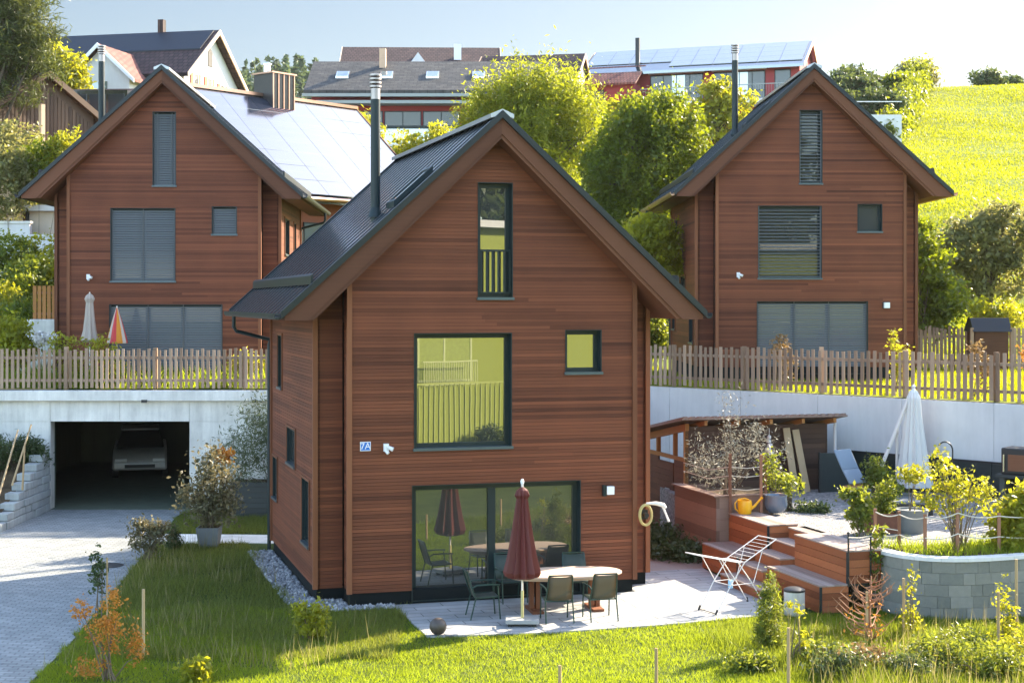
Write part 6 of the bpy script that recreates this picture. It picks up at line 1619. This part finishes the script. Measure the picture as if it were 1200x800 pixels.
# sunlit slope plants left of the closed-blind house
for px_, py_, Y, rx, rz_, m_, lab in ((12, 300, 60, 1.1, .9, L_GREEN, 'green bush high on the sunlit slope at the left edge'), (45, 300, 60, 1.2, .8, L_YELLOW, 'bright yellow bush below the garden hut'), (25, 335, 56, 1.2, .9, L_GREEN, 'leafy green bush in the middle of the sunlit slope'), (5, 365, 54, 1., 1., L_YELLOW, 'yellow bush at the far left above the picket fence'), (30, 375, 53, .9, .8, L_GREEN, 'green bush beside the concrete blocks'), (55, 322, 57, .8, .6, L_YELLOW, 'yellow plant cluster above the trellis'), (12, 392, 48, .6, .5, L_YELLOW, 'pale yellow bush against the left picket fence')):
    c = lob(px_, py_, Y, rx, rx * .8, rz_); shrub('slope_bush', lab, (c[0], c[1], zU(c[0], c[1])), [c, (c[0], c[1], max(zU(c[0], c[1]) + .3, c[2] - rz_), rx * 1.1, rx, rz_)], 130, 32, .16, .075, m_, 'bush', 'bushes on the sunlit slope')
c = lob(52, 396, 48, .4, .3, .25); shrub('white_flowers', 'two round white flower heads behind the left fence', (c[0], c[1], 3.5), [lob(47, 397, 48, .2, .2, .16), lob(58, 397, 48, .24, .2, .18)], 60, 24, .05, .05, WHITECLOTH, 'flowers', stems=4)
for px_, py_, Y, lab in ((70, 405, 46.0, 'yellow-green creeper on the left fence below the beige parasol'), (120, 408, 46.0, 'yellow creeper on the left fence below the striped parasol'), (285, 425, 46.0, 'yellow-leaved plant behind the right end of the left fence')):
    c = lob(px_, py_, Y, .5, .25, .35); shrub('fence_creeper', lab, (c[0], c[1], 3.5), [c, (c[0] + .3, c[1], 4.1, .5, .2, .4)], 50, 20, .1, .05, L_YELLOW, 'creeper')
for px_, py_, Y, s, m_, lab in ((437, 205, 76, .7, L_YELLOW, 'yellow sprig showing right of the front flue against the solar roof'), (480, 172, 88, 1.2, L_YELLOW, 'round yellow bush below the glass balcony'), (515, 160, 88, .9, L_YELLOW, 'loose yellow bush with thin shoots below the glass balcony'), (425, 150, 80, .9, L_YELLOW, 'yellow bush at the right end of the solar roof ridge')):
    c = lob(px_, py_, Y, s, s, s * .8); shrub('garden_bush', lab, (c[0], c[1], zU(c[0], c[1])), [c, (c[0], c[1], c[2] - s, s * .9, s, s)], 90, 28, .2, .11, m_, 'bush')
# plants along the right picket fence
for k, z1, m_, lab in ((8.5, 5.1, L_BROWN, 'dry pale stalks above the fence left of the slat-blind house door'), (12.2, 5.25, L_YELLOW, 'tall thin yellow-leaved shoot before the slat-blind house door blind'), (14.6, 4.95, L_BROWN, 'dry flower heads at the fence under the right wall lamp'), (16.1, 5.0, L_ORANGE, 'pale orange blossoms over the right picket fence'), (17.6, 5.05, L_YELLOW, 'light yellow shrub over the fence right of the slat-blind house')):
    q = RWp(k, -.9); hgt = z1 - 3.5
    shrub('fence_plant', lab, (q.x, q.y, 3.5), [(q.x, q.y, 3.5 + hgt * .75, .28 if hgt < 1.7 else .12, .2, hgt * .3), (q.x + .2, q.y, 3.5 + hgt * .5, .3, .2, hgt * .3)], 46, 12, .07, .05, m_, 'plant', stems=6)

# ------------------------------------------------------------------ plants near the left garage
shrub('evergreen_shrub', 'large dark green shrub filling the planter box by the garage', (-6.8, 43.8, .93), [(-7.0, 43.7, 1.9, 1.0, .7, .7), (-6.2, 43.8, 2.1, .8, .6, .8), (-7.7, 43.7, 1.6, .6, .6, .6), (-6.8, 43.7, 2.6, .8, .5, .5), (-7.4, 43.7, 2.7, .3, .3, .5)], 260, 30, .17, .06, L_WISP, stems=16, aspect=.2, zs=1.8)
shrub('brown_bush', 'brownish bush with pale orange tip growing in the grey square pot', (-7.47, 38.2, .48), [(-7.45, 38.2, 1.0, .55, .5, .5), (-7.3, 38.2, 1.55, .45, .4, .45), (-7.9, 38.2, 1.25, .35, .3, .3), (-7.1, 38.2, 1.1, .4, .4, .4), (-7.45, 38.2, 2.0, .3, .3, .3)], 150, 26, .14, .05, L_DUSK, stems=12, zs=1.3)
shrub('sunlit_leaf_tip', 'pale orange sunlit leaf cluster at the garage wall corner', (-8.0, 42.2, .02), [(-7.85, 42.2, 1.85, .22, .2, .16)], 24, 20, .06, .06, L_ORANGE, 'plant', stems=3)  # orange leaf colour imitates sunlight on the bush tip
shrub('dwarf_conifer', 'small dark cone-shaped conifer by the driveway edge', (-8.2, 37.5, 0), [(-8.2, 37.5, .2, .2, .2, .2), (-8.2, 37.5, .42, .13, .13, .2), (-8.2, 37.5, .62, .06, .06, .14)], 110, 26, .04, .03, L_SHADE, 'conifer', stems=3, aspect=.25)
shrub('purple_shrub', 'purple-brown shrub at the left edge of the lawn by the driveway', (-8.5, 36.0, 0), [(-8.5, 36., .45, .35, .3, .35), (-8.3, 36., .75, .4, .3, .2), (-8.75, 36, .8, .2, .2, .2)], 70, 26, .08, .04, L_DUSK, stems=8)
for x, y, s, lab in ((-14.6, 43.6, .55, 'dark green plants on the bank left of the garage'), (-15.6, 43.0, .6, 'tall weeds on the bank at the far left'), (-13.75, 44.3, .4, 'small plant squeezed between the block wall top and garage')):
    shrub('bank_plant', lab, (x, y, 1.3), [(x, y, 1.3 + s * .9, s, s * .7, s), (x - .3, y, 1.3 + s * 1.5, s * .5, s * .5, s * .7)], 110, 34, .11, .055, L_SHADE, 'plant', stems=6, aspect=.3)
for pts, lab in (([(-13.65, 40.6, .3), (-13.6, 42.6, 2.5)], 'long thin bamboo pole leaning along the block wall'), ([(-13.35, 42.2, .9), (-13.3, 42.25, 2.15)], 'upright bamboo post on the block wall'), ([(-13.7, 42.4, 1.0), (-13.45, 43.3, 2.6)], 'second leaning bamboo pole near the garage corner')):
    mb = MB(); b0 = Vector(pts[0]); mb.tube([Vector(p) - b0 for p in pts], [.03, .022], 7); o = mb.build('bamboo_pole', STAKEW, smooth=True); o.location = b0; tag(o, lab, 'pole', 'bamboo poles at the block wall')

# ------------------------------------------------------------------ plants of the right terrace
shrub('silver_shrub', 'silvery leaved tall shrub in the raised bed before the shed', P(9.7, 3.6, 1.46), [P(9.6, 3.6, 2.2) + (.45, .5, .6), P(9.75, 3.6, 3.0) + (.25, .25, .8), P(9.3, 4.0, 2.0) + (.5, .4, .4), P(10.25, 3.3, 2.5) + (.4, .4, .6), P(10.5, 3.4, 2.9) + (.22, .22, .5), P(9.1, 4.2, 2.6) + (.35, .3, .25), P(10.9, 3.3, 2.3) + (.4, .3, .4)], 110, 24, .10, .045, L_SILVER, stems=12, aspect=.22, zs=1.8)
shrub('leafy_shrub', 'green and yellow leafy shrub behind the blue-grey pot', P(10.6, 2.9, TZ), [P(10.6, 2.9, 1.75) + (.25, .25, .3), P(11.0, 3.2, 1.65) + (.4, .35, .3), P(10.4, 2.7, 2.3) + (.18, .2, .3)], 80, 13, .1, .045, L_GREEN, stems=9)
shrub('ground_cover', 'dense dark green ground cover below the raised timber bed', P(8.3, 4.2), [P(8.4, 3.6, .2) + (.6, .7, .3), P(8.3, 4.8, .3) + (.6, .7, .4), P(7.8, 4.6, .2) + (.5, .7, .25), P(8.75, 3.0, .2) + (.35, .4, .25)], 200, 30, .10, .055, L_SHADE, 'plant', stems=8)
shrub('herb_plant', 'herbs growing in the rust-brown planter', (7.8, 32.7, TZ + .36), [(7.75, 32.7, 1.75, .3, .2, .25), (7.9, 32.7, 1.95, .2, .15, .4)], 70, 22, .07, .035, L_GREEN, 'plant', stems=6)
shrub('potted_vine', 'leafy green plant hanging left of the rust-brown planter', (7.25, 32.3, TZ), [(7.25, 32.3, 1.6, .22, .2, .4), (7.15, 32.3, 2.0, .3, .2, .12)], 70, 22, .07, .05, L_GREEN, 'plant', stems=5)
shrub('tub_tree', 'small bare-stemmed tree with yellow leaves in the round grey tub', (8.45, 32.7, TZ + .45), [(8.45, 32.7, 2.35, .28, .22, .16)], 26, 14, .07, .05, L_YELLOW, 'tree', stems=4)
shrub('yellow_sapling', 'spreading yellow-leaved sapling with pale stems in the curved bed', (8.75, 30.3, 1.15), [(8.55, 30.3, 2.5, .5, .3, .4), (8.9, 30.3, 2.3, .4, .3, .4), (8.35, 30.3, 2.9, .25, .2, .25), (8.2, 30.3, 2.15, .4, .2, .2), (9.25, 30.3, 2.2, .4, .2, .22), (8.65, 30.3, 1.8, .2, .2, .3)], 95, 17, .075, .042, L_YELLOW, 'tree', stems=26, shell=.2)
shrub('sunlit_bush', 'big sunlit yellow-green bush at the right end of the curved wall', (10.0, 30.5, 1.15), [(9.95, 30.6, 1.6, .5, .4, .5), (10.3, 30.6, 2.0, .5, .4, .4), (9.75, 30.4, 1.35, .3, .3, .25)], 150, 26, .10, .06, L_YELLOW, stems=9)
shrub('gravel_shrub', 'bushy green plant with sunlit tips between lounger and white parasol', (8.9, 37.6, TZ), [(8.95, 37.6, 1.7, .35, .3, .35), (8.8, 37.6, 2.05, .22, .2, .25), (9.2, 37.6, 1.5, .3, .3, .25)], 90, 18, .09, .05, L_GREEN, stems=7)
shrub('gravel_weed', 'low green weeds on the gravel behind the blue-grey pot', P(11.3, 2.6, TZ), [P(11.3, 2.5, 1.22) + (.5, .4, .1)], 60, 20, .08, .035, L_SHADE, 'plant', stems=3)
shrub('bench_vine', 'vine with round leaves climbing the rods at the bench end', (7.05, 30.2, .0), [(7.05, 30.2, .9, .13, .12, .6), (7.15, 30.2, 1.5, .15, .1, .25)], 40, 10, .06, .05, L_GREEN, 'plant', stems=5)

# ------------------------------------------------------------------ foreground plants and stakes
def stake(x, y, h, lab, r=.024, tilt=(0, 0)):
    mb = MB(); mb.tube([(0, 0, -.2), (tilt[0], tilt[1], h)], [r, r * .92], 8); mb.tint = .5
    o = mb.build('plant_stake', STAKEW, smooth=True); o.location = (x, y, 0); tag(o, lab, 'stake', 'wooden plant stakes in the garden')
def gp(px, Y): return ((px - 600) * Y / 1813.8, Y)
for px_, Y, ytop, lab in ((168, 26.2, 690, 'tall greyish stake standing in the shaded lawn on the left'), (656, 23.6, 779, 'short stake at the bottom middle of the sunlit lawn'), (769, 24.0, 759, 'short stake right of the middle on the sunlit lawn'), (924, 24.2, 735, 'stake before the small conifer at the bottom right'), (1016, 27.2, 693, 'stake tied to the leafless red sapling'), (1059, 27.6, 677, 'stake with a climbing plant in front of the block wall'), (1170, 26.4, 693, 'stout stake before the right part of the block wall'), (1191, 27.2, 655, 'tall thin stake at the right edge with a vine'), (908, 28.4, 678, 'stake behind the small conifer near the steel bin')):
    x, y = gp(px_, Y); stake(x, y, 6 - (ytop - 354.7) * Y / 1813.8, lab, .028)
x, y = gp(130, 24.6); shrub('orange_sapling', 'young sapling with orange autumn leaves at the bottom left', (x, y, 0), [(x, y, .85, .22, .2, .45), (x + .05, y, 1.35, .12, .12, .25), (x - .42, y, 1.15, .16, .15, .16), (x - .25, y, .8, .2, .2, .2), (x + .4, y, .55, .14, .12, .45), (x - .3, y, .2, .3, .2, .15)], 150, 13, .055, .026, L_ORANGE, 'tree', stems=14)
x, y = gp(118, 29.5); shrub('slim_sapling', 'thin green sapling on its stake at the driveway edge', (x, y, 0), [(x - .05, y, .9, .14, .12, .5)], 40, 12, .05, .035, L_SHADE, 'tree', stems=3); stake(x + .12, y, 1.15, 'thin stake at the driveway edge beside the slim sapling', .02)
x, y = gp(230, 24.5); shrub('yellow_shrub', 'small bright yellow plant at the bottom edge on the left', (x, y, 0), [(x, y, .15, .22, .2, .22)], 50, 16, .06, .045, L_YELLOW, stems=5)
x, y = gp(362, 27.6); shrub('yellow_shrub', 'yellow-leaved shrub on the lit lawn before the house corner', (x, y, 0), [(x + .1, y, .3, .28, .2, .25), (x - .2, y, .5, .14, .12, .25), (x + .2, y, .5, .2, .15, .12)], 80, 15, .06, .04, L_YELLOW, stems=9)
x, y = gp(902, 26.6); shrub('young_conifer', 'small green conifer at the bottom right beside the steel bin', (x, y, 0), [(x, y, .35, .28, .25, .35), (x, y, .8, .2, .2, .35), (x, y, 1.2, .1, .1, .25)], 170, 24, .05, .04, L_GREEN, 'conifer', stems=5, aspect=.2)
x, y = gp(930, 25.6); shrub('yellow_leaf_branch', 'branch of yellow leaves arching over the steel bin', (x, y, 0), [(x + .06, y, .98, .16, .1, .10), (x + .12, y, .45, .1, .1, .2)], 12, 7, .06, .05, L_YELLOW, 'plant', stems=7)
# leafless red sapling: curved twigs round the stake
x, y = gp(1018, 27.2); t = thing('red_sapling', 'leafless reddish sapling with upturned twigs tied to its stake', 'tree', (x, y, 0)); mb = MB()
mb.tube([(0.05, 0, -.05), (.02, .03, .5), (.05, .02, 1.2)], [.035, .026, .012], 7)
for k in range(46):
    z = random.uniform(.1, 1.15); a = random.uniform(0, 2 * PI); L_ = random.uniform(.25, .62) * (1.15 - z * .35); c_, s_ = math.cos(a), math.sin(a)
    p = [(.03 + L_ * f * c_, .02 + L_ * f * s_, z + .28 * L_ * (f * f * 2.2 - f * .6)) for f in (0, .35, .7, 1.)]
    mb.tube(p, [.014, .012, .010, .005], 5)
    for j in range(2): q = Vector(p[2 + j % 2]); mb.tube([q, q + Vector((random.uniform(-.12, .12), random.uniform(-.1, .1), random.uniform(.04, .16)))], [.007, .003], 4)
mb.build('twig', REDTWIG, t, smooth=True)
pts = np.stack([rng.normal(0, .22, 160), rng.normal(0, .2, 160), np.abs(rng.normal(.35, .28, 160))], 1); leaf_cards('foliage', pts, .03, L_ORANGE, t)
x, y = gp(1066, 27.6); shrub('stake_vine', 'yellow-leaved vine climbing the stake before the block wall', (x, y, 0), [(x, y, .8, .1, .08, .55), (x + .03, y, .3, .2, .15, .25)], 46, 10, .05, .034, L_YELLOW, 'plant', stems=3)
x, y = gp(1180, 27.0); shrub('stake_vine', 'light green vine between the two stakes at the right edge', (x, y, 0), [(x, y, .8, .2, .1, .55), (x, y, .3, .25, .2, .3)], 60, 10, .06, .035, L_YELLOW, 'plant', stems=4)
for px_, Y, s, m_, lab in ((1090, 25.6, .55, L_GREEN, 'leafy weed clump under the block wall in the bottom right'), (1150, 25.0, .6, L_GREEN, 'broad weed clump at the bottom right'), (1010, 25.2, .4, L_BROWN, 'dry straw-coloured clump under the red sapling'), (960, 25.8, .4, L_GREEN, 'green weed clump between the conifer and the red sapling'), (1195, 25.6, .5, L_YELLOW, 'sunlit weeds at the bottom right corner'), (1060, 24.8, .35, L_SHADE, 'low dark weeds at the bottom edge below the vine stake'), (985, 24.8, .45, L_SHADE, 'dark broad-leaved weeds at the bottom edge before the red sapling'), (1125, 26.6, .4, L_GREEN, 'fresh green weeds close under the block wall'), (880, 25.2, .3, L_GREEN, 'small green weeds left of the small conifer')):
    x, y = gp(px_, Y); shrub('weed_clump', lab, (x, y, 0), [(x, y, s * .4, s, s * .7, s * .5), (x + s * .6, y, s * .3, s * .6, s * .5, s * .4)], 120, 22, .09, .04, m_, 'weeds', stems=6, aspect=.35)
# bed plants inside the curved wall
N = 2600; k = rng.uniform(0, 1, N); uu = 10.2 + 4. * k; vv = rng.uniform(-4.15, -2.75, N) + np.where(uu < 10.8, .5 * (10.8 - uu) * 2, 0)
xy = np.array([P(u, v)[:2] for u, v in zip(uu, vv)]); tag(blades('bed_grass', xy[:, 0], xy[:, 1], np.full(N, 1.165), rng.uniform(.06, .28, N), L_GRASS, .018, .5), kind='stuff')

# ------------------------------------------------------------------ grass
def in_poly(x, y, poly):
    c = np.zeros(len(x), bool); j = len(poly) - 1
    for i in range(len(poly)):
        xi, yi = poly[i]; xj, yj = poly[j]
        m = ((yi > y) != (yj > y)) & (x < (xj - xi) * (y - yi) / (yj - yi + 1e-12) + xi); c ^= m; j = i
    return c
pat = [(p[0], p[1]) for p in patio]
cur = [P(u, v)[:2] for u, v in curve] + [P(20, 12)[:2], P(9.3, 12)[:2], P(8.6, -.7)[:2], P(8.6, -3.15)[:2]]
def scatter(n, x0, x1, y0, y1):
    x = rng.uniform(x0, x1, n); y = rng.uniform(y0, y1, n)
    a, b = x - HX, y - HY; u = a * math.cos(HT) + b * math.sin(HT); v = -a * math.sin(HT) + b * math.cos(HT)
    ok = (x > drive_r(y) + .03 + .10 * np.sin(y * 3.1) * np.sin(y * 7.7)) & ~in_poly(x, y, pat) & ~in_poly(x, y, cur)
    ok &= ~((u > -1.0) & (u < 6.8) & (v > .0) & (v < 9)) & ~((u > -.7) & (u < .86) & (v > -.35) & (v < .9)) & ~((u > 6) & (v > 2.)) & ~((u > 7.9) & (u < 9.5) & (v > -3.2))
    ok &= ~((y > 38.5) & (y < 40.2) & (x < -5.3)) & (y < 44.6)
    return x[ok], y[ok], u[ok], v[ok]
def clump(x, y, s, ph): return .5 + .5 * np.sin(x * s + ph + 1.3 * np.sin(y * s * .7)) * np.sin(y * s * 1.1 + ph * 2 + np.sin(x * s * .9))
# short mown lawn in the middle
x, y, u, v = scatter(330000, -10.5, 7.2, 21.5, 30.4)
d = clump(x, y, 2.1, .4); keep = rng.uniform(0, 1, len(x)) < .55 + .45 * d
x, y, d = x[keep], y[keep], d[keep]
edge = np.clip((x - 2.6) / 3., 0, 1) + np.clip((-2.2 - x) / 3., 0, 1)
hh = rng.uniform(.025, .07, len(x)) * (1 + .8 * np.clip(edge, 0, 1) * d) * (.8 + .5 * clump(x, y, 5.3, 2.))
tag(blades('lawn_grass', x, y, np.zeros(len(x)), hh, L_GRASS, .013, .55, tint=np.clip(rng.uniform(0, .75, len(x)) + .35 * (clump(x, y, 1.3, 1.) - .4), 0, 1)), kind='stuff')
# longer shaded grass on the left
x, y, u, v = scatter(170000, -10.5, -2.0, 26, 44.5)
hh = rng.uniform(.05, .15, len(x)) * (.55 + .9 * clump(x, y, 1.7, 3.))
tag(blades('long_grass', x, y, np.zeros(len(x)), hh, L_GRASSL, .016, .45), kind='stuff')
# rough grass and seed stalks at the bottom right
x, y, u, v = scatter(120000, 3.4, 11.5, 21.5, 29.6)
q = clump(x, y, 1.9, 5.); k = (rng.uniform(0, 1, len(x)) < np.clip((x - 3.2) / 2.5, .05, 1) * (.35 + .65 * q)); x, y, q = x[k], y[k], q[k]
tag(blades('rough_grass', x, y, np.zeros(len(x)), rng.uniform(.08, .28, len(x)) * (.5 + .8 * q) * np.where(y > 28.2, .45, 1.), L_ROUGH, .016, .4, tint=rng.uniform(.1, 1, len(x)) * (.3 + .7 * q)), kind='stuff')
# tall seeding stalks scattered in the unmown parts
xa, ya, u, v = scatter(4500, -10, -2.5, 25, 38); k = rng.uniform(0, 1, len(xa)) < clump(xa, ya, 1.1, 2.2) ** 2; xa, ya = xa[k], ya[k]
xb, yb, u, v = scatter(2600, 4.6, 11.5, 22, 28.6); k = rng.uniform(0, 1, len(xb)) < clump(xb, yb, 1.4, .7); xb, yb = xb[k], yb[k]
x, y = np.concatenate([xa, xb]), np.concatenate([ya, yb]); tag(blades('seed_stalks', x, y, np.zeros(len(x)), rng.uniform(.25, .62, len(x)), leaf('seed_stalk', (.12, .12, .05), (.30, .27, .13), (.5, .42, .15), .4, False), .014, .22), kind='stuff')
# upper gardens behind the fences
x = rng.uniform(-3, 19, 70000); y = rng.uniform(37, 58, 70000)
wy = np.interp(x, [q[0] for q in WALLPL], [q[1] for q in WALLPL]); k = (y > wy + .5) & ~((x > 5.7) & (x < 13.2) & (y > 48.8)); x, y = x[k], y[k]
tag(blades('garden_grass', x, y, np.array([zU(a, b) for a, b in zip(x, y)]), rng.uniform(.05, .2, len(x)), L_MEADOW, .03, .5), kind='stuff')
x = rng.uniform(-24, -5, 40000); y = rng.uniform(45.2, 70, 40000); k = ~((x > -14.6) & (x < -7) & (y > 48.5) & (y < 57)); x, y = x[k], y[k]
tag(blades('slope_grass', x, y, np.array([zU(a, b) for a, b in zip(x, y)]), rng.uniform(.15, .7, len(x)), L_GRASS, .05, .4), kind='stuff')
# meadow on the hill
N = 210000; y = 60 + 98 * rng.uniform(0, 1, N) ** 1.1; x = rng.uniform(.18, .37, N) * y; q = clump(x, y, .35, 2.) * .6 + .4 * clump(x, y * 2.5, .5, 1.)
k = rng.uniform(0, 1, N) < .35 + .75 * q; x, y, q = x[k], y[k], q[k]
tag(blades('meadow_grass', x, y, np.array([zU(a, b) for a, b in zip(x, y)]), rng.uniform(.06, .18, len(x)) * (.6 + .7 * q), L_MEADOW, .07, .6, tint=np.clip(q * .35 + .65 * clump(x, y * 2.2, .16, 4.) ** 1.5 + rng.uniform(-.25, .25, len(x)), 0, 1)), kind='stuff')
# ------------------------------------------------------------------ summer haze over the valley
mb = MB(); mb.box(-420, 420, -90, 640, -1.2, 92)
m, nt, out = new_mat('haze_air')
pv = node(nt, 'ShaderNodeVolumePrincipled', Density=.00006); pv.inputs['Color'].default_value = (.92, .96, 1., 1); pv.inputs['Anisotropy'].default_value = .3
nt.links.new(pv.outputs[0], out.inputs['Volume'])
tag(mb.build('haze', m), kind='stuff')
cy.volume_bounces = 0
